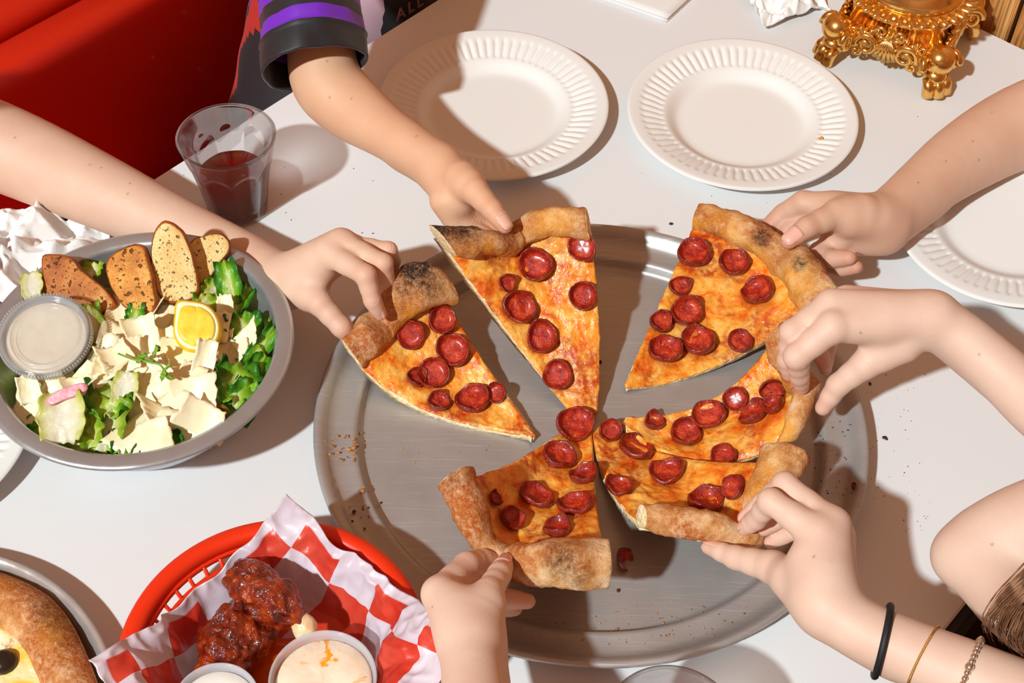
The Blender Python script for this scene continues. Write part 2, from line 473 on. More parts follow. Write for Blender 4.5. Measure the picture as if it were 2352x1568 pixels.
def m_pep():
    M = Mat('pepperoni_meat'); ob = M.n('ShaderNodeObjectInfo'); ad = M.n('ShaderNodeVectorMath', operation='ADD'); M.link(M.coord(), ad.inputs[0]); cm = M.n('ShaderNodeCombineXYZ'); M.link(M.math('MULTIPLY', ob.outputs['Random'], 40.0), cm.inputs[0]); M.link(cm.outputs[0], ad.inputs[1])
    n = M.noise(1.6, 5, 0.62, ad.outputs[0], 0.5); n2 = M.noise(8.0, 4, 0.6, ad.outputs[0])
    c = M.ramp(n, [(0.3, srgb(128, 12, 4)), (0.5, srgb(184, 34, 10)), (0.72, srgb(222, 84, 30))])
    c = M.mix(M.math('MULTIPLY', M.attr('rim'), 0.7), c, srgb(104, 10, 4))
    fat = M.ramp(n2, [(0.60, 0.0), (0.70, 0.75)]); c = M.mix(fat, c, srgb(232, 122, 66))
    M.set(Base_Color=c, Roughness=0.26, Coat_Weight=0.4, Coat_Roughness=0.22); M.bump(n, 0.8, 0.004); M.bump(n2, 0.6, 0.0016); return M.m
def m_noise2(name, stops, scale, rough, bump=0.2, bscale=None, bd=0.002, detail=4, dist=0.0, **k):
    M = Mat(name); n = M.noise(scale, detail, 0.6, dist=dist); M.set(Base_Color=M.ramp(n, stops), Roughness=rough, **k)
    if bump: M.bump(M.noise(bscale or scale, 4, 0.6), bump, bd)
    return M.m
def m_wood():
    M = Mat('oak_plank'); co = M.coord('Object', (70, 70, 3.0)); n = M.noise(1.0, 5, 0.65, co, 1.2)
    fine = M.noise(1.0, 3, 0.6, M.coord('Object', (420, 420, 9)))
    c = M.ramp(n, [(0.3, srgb(120, 66, 24)), (0.45, srgb(186, 120, 58)), (0.62, srgb(222, 162, 92))])
    c = M.mix(M.ramp(fine, [(0.42, 0.6), (0.56, 0.0)]), c, srgb(96, 52, 20))
    M.set(Base_Color=c, Roughness=0.5); M.bump(fine, 0.25, 0.001); return M.m
def m_gold():
    M = Mat('gilt_metal'); n = M.noise(60, 4, 0.6); n2 = M.noise(9, 3)
    c = M.ramp(n2, [(0.3, (0.80, 0.43, 0.10)), (0.7, (0.98, 0.62, 0.20))])
    M.set(Base_Color=c, Metallic=1.0, Roughness=M.ramp(n, [(0.3, 0.16), (0.7, 0.32)])); M.bump(M.noise(150, 3), 0.10, 0.001); return M.m
def m_vinyl(name, col, rough=0.42):
    M = Mat(name); n = M.noise(700, 2); M.set(Base_Color=col, Roughness=rough); M.bump(n, 0.08, 0.0006); M.bump(M.noise(5, 3), 0.1, 0.01); return M.m

MT = dict(
    table=m_table(), plate=m_paper('moulded_paper', (0.80, 0.775, 0.745)), tissue=m_paper('tissue_paper', (0.83, 0.81, 0.79)),
    pan=m_pan(), steel=m_steel('brushed_steel', (0.55, 0.58, 0.61), 0.30), silver=m_steel('bright_tin', (0.78, 0.77, 0.76), 0.25),
    cheese=m_cheese(), crust=m_crust(), crumb=m_crumb(), under=m_under(), pep=m_pep(), wood=m_wood(), gold=m_gold(),
    dark_gap=simple('dark_recess', (0.02, 0.012, 0.008), 0.9), red_vinyl=m_vinyl('red_vinyl', (0.78, 0.018, 0.002)),
    black_vinyl=m_vinyl('black_vinyl', (0.006, 0.006, 0.007), 0.3), edge=m_vinyl('black_edge_moulding', (0.02, 0.018, 0.018), 0.35),
    floor=m_noise2('brown_floor', [(0.3, (0.10, 0.055, 0.03)), (0.7, (0.16, 0.09, 0.05))], 6, 0.5),
)

# ---------------------------------------------------------------- setting
TA = P(1003, 0); TB = P(350, 412)
TT = norm(TA - TB); TT[2] = 0; TN = A(-TT[1], TT[0], 0)          # along the booth edge / outward to the booth
TC = P(2255, 66)
TS = np.dot(TC - TA, TT); TWID = 0.8157
def tp(s, n, z): return TA + TT * s - TN * n + A(0, 0, z)          # s along booth edge, n across the table (0..TWID)
S0, S1 = TS - 1.55, TS
# table
tab = empty('table', tp((S0 + S1) / 2, TWID / 2, -0.75)); tag(tab, 'white laminate table with a dark edge, carrying all the food', 'table')
def slab(c, x, y, z, r=0.003):
    bm = bmesh.new(); v, f = boxv(c, x, y, z); vs = [bm.verts.new(q) for q in v]; [bm.faces.new([vs[i] for i in q]) for q in f]
    bmesh.ops.bevel(bm, geom=bm.edges[:], offset=r, segments=2, affect='EDGES'); bm.normal_update()
    vv = [tuple(q.co) for q in bm.verts]; bm.verts.index_update(); ff = [[q.index for q in p.verts] for p in bm.faces]; bm.free(); return vv, ff
v, f = slab(tp((S0 + S1) / 2, TWID / 2, -0.015), TT * (S1 - S0) / 2, TN * TWID / 2, A(0, 0, 0.015), 0.0015)
build('tabletop', v, f, MT['table'], tab, smooth=False)
for nm, c, x, y in (('edge_band', tp((S0 + S1) / 2, TWID + 0.005, -0.019), TT * (S1 - S0) / 2, TN * 0.005), ('edge_band', tp(S0 - 0.004, TWID / 2, -0.019), TT * 0.004, TN * TWID / 2)):
    v, f = slab(c, x, y, A(0, 0, 0.019), 0.003); build(nm, v, f, MT['edge'], tab, smooth=False)
for s in (S0 + 0.45, S1 - 0.35):
    v, f = slab(tp(s, TWID / 2, -0.385), TT * 0.04, TN * 0.04, A(0, 0, 0.355)); build('pedestal', v, f, MT['edge'], tab, smooth=False)
    v, f = slab(tp(s, TWID / 2, -0.735), TT * 0.05, TN * 0.28, A(0, 0, 0.015)); build('foot', v, f, MT['edge'], tab, smooth=False)
# floor
v, f = slab(tp(-0.4, 0.4, -0.77), TT * 2.2, TN * 2.2, A(0, 0, 0.02)); tag(build('floor', v, f, MT['floor'], smooth=False), 'dark brown floor under the table and benches', kind='structure')
# panelled end wall
wall = build('wall_back', *slab(tp(S1 + 0.055, 0.5, 0.15), TT * 0.02, TN * 1.6, A(0, 0, 0.90)), MT['dark_gap'], smooth=False)
tag(wall, 'wall of upright oak planks at the end of the table', kind='structure')
pw = 0.118
pv, pf = slab((0, 0, 0), TT * 0.011, TN * (pw / 2 - 0.0022), A(0, 0, 0.90), 0.0025)
pme = raw_mesh('plank', pv, pf, False); pme.materials.append(MT['wood'])
n_edge = np.dot(P(2311, 89, 0.0) - TA, -TN)
for i in range(-12, 14):
    place('plank', pme, Vector(tp(S1 + 0.022, n_edge + (i + 0.5) * pw, 0.15)), parent=wall)
# red booth along the far-left edge
booth = empty('booth_bench', tp(0.0, -0.4, -0.75)); tag(booth, 'red vinyl booth bench behind the far left table edge', 'bench')
def extrude_profile(prof, s0, s1, ns=2):
    """prof: (n,z) with n measured outward from the booth edge."""
    v, f = [], []; m = len(prof)
    for i in range(ns):
        s = s0 + (s1 - s0) * i / (ns - 1)
        for n, z in prof: v.append(tp(s, -n, z))
    for i in range(ns - 1):
        for k in range(m): f.append((i * m + k, i * m + (k + 1) % m, (i + 1) * m + (k + 1) % m, (i + 1) * m + k))
    f.append(tuple(range(m))); f.append(tuple((ns - 1) * m + k for k in range(m - 1, -1, -1))); return v, f
def rounded(pts, r=0.02, k=5):
    out = []; n = len(pts)
    for i in range(n):
        p = np.array(pts[i], float); a = np.array(pts[i - 1], float); b = np.array(pts[(i + 1) % n], float)
        da = norm(a - p); db = norm(b - p); rr = min(r, np.linalg.norm(a - p) * .45, np.linalg.norm(b - p) * .45)
        for j in range(k + 1):
            t = j / k; out.append(tuple((1 - t) ** 2 * (p + da * rr) + 2 * t * (1 - t) * p + t * t * (p + db * rr)))
    return out
bs0, bs1 = S1 - 2.3, S1 - 0.01
build('seat_cushion', *extrude_profile(rounded([(-0.06, -0.28), (0.280, -0.28), (0.280, -0.40), (-0.06, -0.40)], 0.03), bs0, bs1), MT['red_vinyl'], booth)
build('seat_base', *extrude_profile(rounded([(-0.03, -0.402), (0.60, -0.402), (0.60, -0.748), (-0.03, -0.748)], 0.01), bs0, bs1), MT['black_vinyl'], booth, smooth=False)
build('lower_back', *extrude_profile(rounded([(0.283, -0.402), (0.290, -0.045), (0.360, -0.052), (0.360, -0.402)][::-1], 0.055, 8), bs0, bs1), MT['red_vinyl'], booth)
build('upper_back', *extrude_profile(rounded([(0.364, -0.30), (0.368, -0.050), (0.60, 0.000), (0.60, -0.30)][::-1], 0.025), bs0, bs1), MT['red_vinyl'], booth)
# black bench on the near-right side
bb = empty('bench', tp(-0.2, TWID + 0.3, -0.75)); tag(bb, 'glossy black bench seat below the right table edge', 'bench')
build('seat', *extrude_profile(rounded([(-TWID - 0.02, -0.28), (-TWID - 0.50, -0.28), (-TWID - 0.50, -0.40), (-TWID - 0.02, -0.40)][::-1], 0.025), bs0, bs1), MT['black_vinyl'], bb)
build('base', *extrude_profile(rounded([(-TWID - 0.05, -0.402), (-TWID - 0.46, -0.402), (-TWID - 0.46, -0.748), (-TWID - 0.05, -0.748)][::-1], 0.01), bs0, bs1), MT['black_vinyl'], bb, smooth=False)
# ---------------------------------------------------------------- pizza pan, plates, bowl
PANC = A(0.0657, 0.7206, 0)
prof = [(0.0, 0.0035), (0.10, 0.0035), (0.178, 0.0035), (0.1835, 0.0026), (0.1865, 0.0030), (0.1885, 0.0056), (0.1902, 0.0100), (0.1922, 0.0122), (0.1950, 0.0122), (0.1985, 0.0112), (0.206, 0.0112), (0.2115, 0.0125), (0.2145, 0.0160), (0.2172, 0.0198), (0.2205, 0.0218), (0.2230, 0.0226), (0.2249, 0.0214), (0.2252, 0.0190), (0.2235, 0.0178),
        (0.2210, 0.0182), (0.2185, 0.0172), (0.2160, 0.0140), (0.2120, 0.0108), (0.206, 0.0095), (0.197, 0.0095), (0.1930, 0.0100), (0.1915, 0.0080), (0.1895, 0.0030), (0.1865, 0.0008), (0.180, 0.0006), (0.0, 0.0006)]
def pan_fn(r, z, th):
    return r, z + (0.0007 * math.sin(3 * th + 1) + 0.0005 * math.sin(7 * th)) * (r / 0.22) ** 6
v, f = lathe(prof, 128, PANC, fn=pan_fn)
pan = build('pizza_pan', v, f, MT['pan'], origin=PANC)
tag(pan, 'large round worn aluminium pizza pan under the pepperoni slices', 'pan')

def plate_mesh():
    N = 66; n = N * 10
    rs = np.concatenate([[0.0, 0.03, 0.055, 0.0605], np.linspace(0.064, 0.076, 6), np.linspace(0.078, 0.1015, 14), np.linspace(0.103, 0.1135, 6), [0.1145]])
    def zz(r):
        if r < 0.0605: return 0.0022
        if r < 0.079: t = (r - 0.0605) / 0.0185; return 0.0022 + 0.0095 * t * t * (3 - 2 * t)
        t = (r - 0.079) / 0.0355; return 0.0117 + 0.0083 * (1 - max(0.0, 1 - t) ** 1.7)
    def top(r, z, th):
        z = zz(r)
        if 0.0775 < r < 0.1025:
            w = min(1, (r - 0.0775) / 0.004, (0.1025 - r) / 0.004)
            z += -0.0016 * w * (0.5 - 0.5 * math.cos(N * th)) ** 1.6
        if r > 0.1138: z -= 0.0012
        return r, z
    def bot(r, z, th): a, b = top(r, z, th); return a, b - 0.0013
    v1, f1 = lathe([(r, 0) for r in rs], n, fn=top); m = len(rs)
    v2, f2 = lathe([(r, 0) for r in rs], n // 5, fn=bot); b = len(v1)
    me = raw_mesh('paper_plate', v1 + v2, f1 + [tuple(reversed([i + b for i in q])) for q in f2]); me.materials.append(MT['plate']); return me
PLM = plate_mesh()
for c, rz, tilt, lab in (
        ((-0.0247, 1.1159, 0.0), 0.2, None, 'white fluted paper plate partly shaded by the arm in the purple sleeve'),
        ((0.2226, 1.1123, 0.0), 0.9, None, 'white fluted paper plate with a tiny orange smear beside the gold base'),
        ((0.4640, 0.9650, 0.0), 0.4, (0.0, -0.13, 0.0), 'white fluted paper plate lying tilted under the upper right forearm'),
        ((-0.500, 0.6930, 0.0), 1.3, None, 'white fluted paper plate peeking out at the left picture edge below the salad bowl')):
    o = place('paper_plate', PLM, c, (0, 0, rz))
    if tilt is not None: o.rotation_euler = (tilt[0], tilt[1], rz); o.location.z = 0.0155
    tag(o, lab, 'plate', 'paper plates')
# smear on the second plate
MT['grease'] = simple('orange_grease', (0.75, 0.32, 0.03), 0.3)
# salad bowl
BC = A(-0.3005, 0.7470, 0)
bp = [(0.0, 0.0055), (0.070, 0.0055), (0.082, 0.010), (0.096, 0.030), (0.1065, 0.055), (0.1095, 0.0655), (0.1108, 0.0690), (0.1135, 0.0700), (0.1215, 0.0698), (0.1243, 0.0690), (0.1252, 0.0672), (0.1240, 0.0660), (0.1215, 0.0670), (0.1135, 0.0675),
      (0.1112, 0.0650), (0.108, 0.0545), (0.0975, 0.029), (0.0835, 0.0085), (0.071, 0.0012), (0.0, 0.0012)]
bowl = build('salad_bowl', *lathe(bp, 128, BC), MT['steel'], origin=BC)
tag(bowl, 'stainless steel bowl filled with salad and toasts', 'bowl')
# ---------------------------------------------------------------- pizza slices
def pep_variant(seed):
    rng = random.Random(seed)
    prof = [(0.0, 0.061), (0.12, 0.061), (0.30, 0.060), (0.55, 0.062), (0.70, 0.11), (0.80, 0.25), (0.875, 0.45), (0.935, 0.56), (0.985, 0.57), (1.03, 0.50), (1.05, 0.34), (1.02, 0.12), (0.92, 0.0), (0.75, -0.08), (0.0, -0.09)]
    a0, a1, p0, p1 = rng.uniform(.02, .07), rng.uniform(.02, .05), rng.uniform(0, 6), rng.uniform(0, 6)
    def fn(r, z, th):
        rr = r * (1 + a0 * math.sin(2 * th + p0) + a1 * math.sin(3 * th + p1))
        lip = max(0, (r - 0.7) / 0.3)
        zz = z * (1 + 0.30 * lip * math.sin(th * 2 + p1) + 0.16 * lip * math.sin(5 * th + p0))
        return rr, zz + 0.02 * math.sin(4 * th + p0) * r
    v, f = lathe(prof, 32, fn=fn)
    me = raw_mesh('pepperoni', v, f); me.materials.append(MT['pep'])
    a = me.attributes.new('rim', 'FLOAT', 'POINT')
    a.data.foreach_set('value', np.array([min(1, max(0, (math.hypot(x, y) - 0.78) / 0.15)) for x, y, z in v], np.float32)); return me
PEPS = [pep_variant(s) for s in range(6)]

class Slice:
    def __init__(self, tip, mid, cr, flip=False):
        T = [P(*q) for q in tip]; M_ = [P(*q) for q in mid]; C = [P(*q) for q in cr]
        self.T, self.M, self.C = T, M_, C
    def S(self, u, v):
        """u: (nu,) tip to crust, v: (nv,) across -> (nu,nv,3)"""
        u = np.asarray(u)[:, None, None]
        T = spline(self.T, v)[None]; Mid = spline(self.M, v)[None]; C = spline(self.C, v)[None]
        Q = 2 * Mid - 0.5 * (T + C)
        return (1 - u)**2 * T + 2 * u * (1 - u) * Q + u**2 * C

def make_slice(label, tip, mid, cr, peps, ca=0.013, cb=0.0105, chars=(), oily=(), cheese_char=(), seed=1, ends=(0, 1), sd=0.0, th=0.0065):
    sl = Slice(tip, mid, cr)
    us, vs = np.linspace(0, 0.955, 72), np.linspace(0, 1, 64)
    G = sl.S(us, vs); N = grid_normals(G)
    sgn = 1.0 if N[..., 2].mean() > 0 else -1.0
    N = N * sgn
    root_o = P(tip[0][0], tip[0][1], 0.004)
    root = empty('pizza_slice', root_o); tag(root, label, 'pizza slice', 'pepperoni pizza slices')
    # dough base
    jag = np.array([[0.0012 * fbm(G[i, j], 160, 2, seed) for j in range(64)] for i in range(72)])
    top = G + N * jag[..., None] * 0.4
    tt = ((th * (0.62 + 0.62 * us))[:, None] * (1 + sd * us[:, None] ** 1.5 * (1 - vs[None]) ** 5))[..., None]
    bot = G - N * tt + N * jag[..., None]
    v, f, cnt = sheet(top, 0, bot)
    build('dough_base', v, f, [MT['crumb'], MT['under']], root, mat_idx=[0] * cnt[0] + [1] * cnt[1] + [0] * cnt[2])
    # cheese layer
    uc = np.linspace(0.0, 0.92, 96); vc = np.linspace(0.0, 1.0, 90)
    K = sl.S(uc, vc); NK = grid_normals(K) * sgn
    side = norm(K[60, -1] - K[60, 0])
    hgt = np.zeros(K.shape[:2]); char = np.zeros_like(hgt); sauce = np.zeros_like(hgt)
    for i in range(96):
        for j in range(90):
            p = K[i, j]; e = min(1, min(vc[j], 1 - vc[j]) / 0.05, uc[i] / 0.03)
            hgt[i, j] = (0.0012 + 0.0013 * fbm(p, 55, 3, seed) + 0.0006 * nz(p, 240, seed)) * e + 0.0002
            b = nz(p, 75, seed + 5.0)
            if b > 0.45: hgt[i, j] += (b - 0.45) * 0.008 * e
    px = proj(K.reshape(-1, 3)).reshape(96, 90, 2)
    for (x, y, r, s) in cheese_char:
        d = np.hypot(px[..., 0] - x, px[..., 1] - y); k = np.clip(1.2 - d / r, 0, 1); char = np.maximum(char, k * s); hgt += 0.0025 * k
    for (x, y, r) in peps:
        d = np.hypot((px[..., 0] - x), (px[..., 1] - y) * 1.1); sauce = np.maximum(sauce, np.clip(1.35 - d / r, 0, .35) * 1.6)
    wig = np.array([0.0016 * nz(K[i, 0], 130, seed + 9) for i in range(96)]); wig2 = np.array([0.0016 * nz(K[i, -1], 130, seed + 3) for i in range(96)])
    K2 = K + NK * hgt[..., None]
    K2[:, 0] += -side * (0.0006 + wig)[:, None]; K2[:, -1] += side * (0.0006 + wig2)[:, None]
    v, f, cnt = sheet(K2, 0, K - NK * 0.0018)
    z0 = np.zeros(96 * 90)
    build('cheese_topping', v, f, MT['cheese'], root, attrs=dict(char=np.concatenate([char.ravel(), z0]), sauce=np.concatenate([sauce.ravel(), z0])))
    # crust
    nv, nk = 72, 26
    vv = np.linspace(0, 1, nv)
    R3 = sl.S(np.array([0.90, 0.97, 1.0]), vv); C = R3[1]; D = R3[2] - R3[0]; D /= np.linalg.norm(D, axis=1, keepdims=True)
    dV = np.gradient(C, axis=0); NN = np.cross(D, dV); NN /= np.linalg.norm(NN, axis=1, keepdims=True) + 1e-9
    NN *= (1.0 if NN[:, 2].mean() > 0 else -1.0)
    # keep the frame turning smoothly round the fold
    for _ in range(6):
        NN[1:-1] = (NN[:-2] + 2 * NN[1:-1] + NN[2:]); NN /= np.linalg.norm(NN, axis=1, keepdims=True); D[1:-1] = (D[:-2] + 2 * D[1:-1] + D[2:]); D /= np.linalg.norm(D, axis=1, keepdims=True)
    ca_ = spline(np.array([[a] for a in (ca if not np.isscalar(ca) else [ca, ca])]), vv)[:, 0]; cb_ = spline(np.array([[a] for a in (cb if not np.isscalar(cb) else [cb, cb])]), vv)[:, 0]
    v = []; at = dict(char=[], toast=[], oily=[])
    for i in range(nv):
        c = C[i] + NN[i] * (cb_[i] - th * 0.95) * 0.75
        for k in range(nk):
            a = 2 * math.pi * k / nk; cs, sn = math.cos(a), math.sin(a)
            off = D[i] * ca_[i] * math.copysign(abs(cs) ** 0.85, cs) + NN[i] * cb_[i] * math.copysign(abs(sn) ** 0.85, sn)
            p = c + off; p = p + norm(off) * (0.0036 * fbm(p, 38, 3, seed + 2) + 0.0007 * nz(p, 300, seed) + 0.004 * max(0, nz(p, 60, seed + 6) - .25))
            v.append(p)
    pv = proj(np.array(v)); up = np.array([k / nk for _ in range(nv) for k in range(nk)])
    v = np.array(v); n0 = len(v)
    ch = np.zeros(n0); oi = np.zeros(n0)
    for (x, y, r, s) in chars: ch = np.maximum(ch, 1.35 * s * np.clip(1.45 - np.hypot(pv[:, 0] - x, pv[:, 1] - y) / r, 0, 1))
    for (x, y, r, s) in oily: oi = np.maximum(oi, s * np.clip(1.4 - np.hypot(pv[:, 0] - x, pv[:, 1] - y) / r, 0, 1))
    # browned inner shoulder next to the cheese, oil-soaked edge
    ang = up * 2 * np.pi; inner = np.clip(-np.cos(ang) - 0.45, 0, 1) * 1.6 * np.clip(np.sin(ang) + 0.5, 0, 1)
    oi = np.clip(np.maximum(oi, inner), 0, 1) * np.clip(np.array([.75 + 1.1 * fbm(q, 50, 2, seed + 15) for q in v]), .1, 1)
    to = np.clip(np.array([0.5 + 1.4 * fbm(q, 28, 2, seed + 8) for q in v]), 0, 1)
    F = []; mi = []
    for i in range(nv - 1):
        for k in range(nk):
            k2 = (k + 1) % nk; F.append((i * nk + k, i * nk + k2, (i + 1) * nk + k2, (i + 1) * nk + k)); mi.append(0)
    vl = list(v)
    for i, d in ((0, -1), (nv - 1, 1)):
        ring = [i * nk + k for k in range(nk)]; cen = v[ring].mean(0); tdir = norm(dV[i]) * d
        prev = ring
        for s_, o_ in ((0.9, 0.0006), (0.5, 0.0012)):
            base = len(vl)
            for r_ in ring: q = cen + (v[r_] - cen) * s_; vl.append(q + tdir * (o_ + 0.0012 * nz(q, 260, seed)))
            cur = list(range(base, base + nk))
            for k in range(nk): F.append((prev[k], prev[(k + 1) % nk], cur[(k + 1) % nk], cur[k])); mi.append(1)
            prev = cur
        vl.append(cen + tdir * 0.0012)
        for k in range(nk): F.append((prev[k], prev[(k + 1) % nk], len(vl) - 1)); mi.append(1)
    ex = len(vl) - n0; zz = np.zeros(ex)
    build('crust', np.array(vl), F, [MT['crust'], MT['crumb']], root, mat_idx=mi, attrs=dict(char=np.r_[ch, zz], oily=np.r_[oi, zz], toast=np.r_[to, zz]))
    # pepperoni
    rng = random.Random(seed)
    for (x, y, r) in peps:
        d = np.hypot(px[..., 0] - x, px[..., 1] - y); i, j = np.unravel_index(np.argmin(d), d.shape)
        p = K[i, j] + NK[i, j] * (hgt[i, j] * 0.7 + 0.0018); n = NK[i, j]
        n = norm(n + 0.16 * A(rng.uniform(-1, 1), rng.uniform(-1, 1), 0)); xx = norm(np.cross(A(0.3, 1, 0.1), n)); yy = np.cross(n, xx)
        R = r / scl(p); a = rng.uniform(0, 6.28); x2 = xx * math.cos(a) + yy * math.sin(a); y2 = np.cross(n, x2)
        place('pepperoni', rng.choice(PEPS), p, frame_mat(x2, y2, n), root, (R, R, R * rng.uniform(0.8, 1.15)))
    return sl, root

SL1, _ = make_slice('pepperoni slice with a flour-dusted charred crust held by the hand at left',
    tip=[(1222, 1000, .011), (1229, 1001, .011)],
    mid=[(955, 930, .014), (1000, 880, .016), (1050, 840, .022), (1090, 800, .030)],
    cr=[(800, 800, .045), (835, 765, .052), (876, 730, .050), (915, 672, .070), (965, 635, .078), (1005, 650, .066)],
    peps=[(1014, 734, 32), (944, 764, 33), (1041, 808, 38), (996, 861, 36), (1087, 925, 38), (1005, 930, 26), (1145, 905, 24), (955, 870, 24)],
    ca=[.014, .014, .013, .020, .021, .018], cb=[.011, .011, .010, .015, .016, .014], chars=[(955, 610, 48, .95), (930, 650, 30, .5), (985, 650, 30, .6)], oily=[(935, 715, 30, 1)], seed=3, th=.009, sd=1.3)
SL2, _ = make_slice('long pepperoni slice lifted high with a charred folded crust, held from the top',
    tip=[(1308, 944, .010), (1345, 950, .010), (1371, 950, .010)],
    mid=[(1165, 757, .052), (1225, 742, .050), (1300, 735, .052), (1374, 725, .055)],
    cr=[(1000, 535, .122), (1070, 537, .116), (1142, 552, .098), (1185, 525, .096), (1245, 497, .108), (1348, 500, .112)],
    peps=[(1338, 568, 33), (1231, 611, 38), (1340, 678, 32), (1187, 705, 38), (1244, 775, 36), (1281, 861, 34), (1160, 650, 20)],
    th=.0095, sd=1.5, ca=[.016, .016, .013, .012, .014, .013], cb=[.018, .018, .012, .011, .012, .012], chars=[(1000, 500, 60, 1.0), (1060, 505, 50, .8), (1160, 520, 24, .6)],
    oily=[(1100, 580, 40, .9), (1270, 510, 50, .6)], cheese_char=[(1265, 522, 34, .9), (1110, 590, 26, .3)], seed=8)
SL3, _ = make_slice('broad pepperoni slice with a pale blistered crust under a thumb at the upper right',
    tip=[(1436, 886, .011), (1441, 889, .011)],
    mid=[(1520, 690, .026), (1560, 715, .022), (1610, 750, .018), (1648, 838, .013)],
    cr=[(1608, 490, .042), (1690, 512, .048), (1775, 556, .050), (1815, 590, .047), (1862, 622, .056), (1898, 690, .050)],
    peps=[(1594, 590, 37), (1684, 610, 33), (1742, 680, 36), (1575, 724, 36), (1514, 746, 26), (1530, 809, 37), (1605, 790, 38), (1698, 790, 28), (1560, 662, 24)],
    ca=[.012, .013, .014, .014, .020, .020], cb=[.011, .0115, .012, .011, .014, .014], chars=[(1750, 545, 22, .7), (1835, 605, 18, .7), (1870, 590, 25, .35)],
    oily=[(1650, 520, 60, .5), (1830, 640, 50, .7)], cheese_char=[(1740, 545, 24, .6), (1800, 600, 16, .6)], seed=12)
SL4, _ = make_slice('pepperoni slice with a pinched crust between the two right-hand reaching hands',
    tip=[(1440, 958, .011), (1428, 972, .011)],
    mid=[(1640, 915, .022), (1640, 950, .014), (1625, 1000, .010), (1600, 1062, .011)],
    cr=[(1795, 752, .080), (1814, 805, .070), (1842, 872, .050), (1870, 884, .064), (1858, 940, .056), (1822, 1012, .038)],
    peps=[(1630, 957, 36), (1735, 960, 34), (1775, 892, 28), (1690, 915, 28), (1575, 1000, 34), (1500, 975, 24), (1665, 1055, 28), (1785, 938, 26)],
    ca=[.012, .012, .010, .011, .011, .010], cb=[.012, .011, .009, .010, .010, .009], oily=[(1800, 990, 40, .8)], seed=17)
SL5, _ = make_slice('pepperoni slice folded in a deep crease by the hand with bracelets',
    tip=[(1360, 990, .011), (1385, 972, .011)],
    mid=[(1405, 1125, .020), (1470, 1105, .014), (1530, 1080, .012), (1560, 1050, .016)],
    cr=[(1478, 1196, .052), (1560, 1212, .062), (1655, 1236, .062), (1728, 1252, .055), (1762, 1200, .052), (1790, 1125, .066), (1832, 1055, .070)],
    peps=[(1458, 1041, 40), (1535, 1090, 38), (1422, 1125, 32), (1620, 1165, 42), (1690, 1125, 28), (1400, 992, 26)],
    ca=[.009, .012, .012, .010, .010, .015, .018], cb=[.009, .011, .012, .010, .010, .013, .014], oily=[(1770, 1080, 40, .6), (1740, 1130, 30, .6)], seed=23)
SL6, _ = make_slice('pepperoni slice with a thick browned crust, its middle shaded, held from below',
    tip=[(1322, 968, .012), (1358, 966, .012)],
    mid=[(1180, 1062, .036), (1210, 1110, .024), (1280, 1140, .020), (1367, 1140, .028)],
    cr=[(1022, 1108, .085), (1062, 1180, .078), (1112, 1270, .058), (1150, 1308, .048), (1205, 1325, .066), (1300, 1330, .082), (1398, 1330, .080)],
    peps=[(1317, 980, 42), (1281, 1055, 38), (1345, 1100, 32), (1325, 1169, 38), (1283, 1225, 34), (1165, 1195, 30), (1228, 1150, 38), (1130, 1150, 18)],
    ca=[.013, .014, .012, .010, .015, .018, .018], cb=[.014, .014, .012, .010, .015, .018, .016], chars=[(1290, 1290, 40, .55), (1330, 1325, 30, .4), (1040, 1100, 25, .3)], seed=31)
# ---------------------------------------------------------------- people
MT['skin_a'] = m_skin('skin_warm', srgb(222, 176, 142), srgb(206, 122, 92))
MT['skin_b'] = m_skin('skin_fair', srgb(228, 195, 174), srgb(214, 146, 122))
MT['skin_c'] = m_skin('skin_tan', srgb(214, 172, 146), srgb(200, 122, 98))
MT['skin_d'] = m_skin('skin_peach', srgb(222, 186, 162), srgb(208, 136, 112))
MT['nail'] = simple('fingernail', srgb(232, 178, 158), 0.22, Coat_Weight=0.4)

def nail_mesh(dip, tip, rd, rt, dorsal):
    d = norm(tip - dip); L = np.linalg.norm(tip - dip); n = norm(dorsal - d * np.dot(dorsal, d)); s = np.cross(d, n)
    ts = np.linspace(0.42, 1.0 + rt * 0.72 / L, 8); an = np.linspace(-0.92, 0.92, 9); top = []
    for i, t in enumerate(ts):
        row = []; r = rd + (rt - rd) * min(t, 1); k = 1.0
        if t > 1: k = math.sqrt(max(0.05, 1 - ((t - 1) * L / rt) ** 2))
        wid = (0.80 + 0.2 * math.sin(min(1, (i + 0.6) / 3) * math.pi / 2)) * (1 if i < 6 else (0.93 if i == 6 else 0.72))
        for a in an: row.append(dip + d * L * t + (n * math.cos(a * wid) * k + s * math.sin(a * wid) * (0.4 + 0.6 * k)) * (r * 1.02 + 0.0003))
        top.append(row)
    G = np.array(top); v, f, c = sheet(G, 0, G - n * 0.0012); return v, f

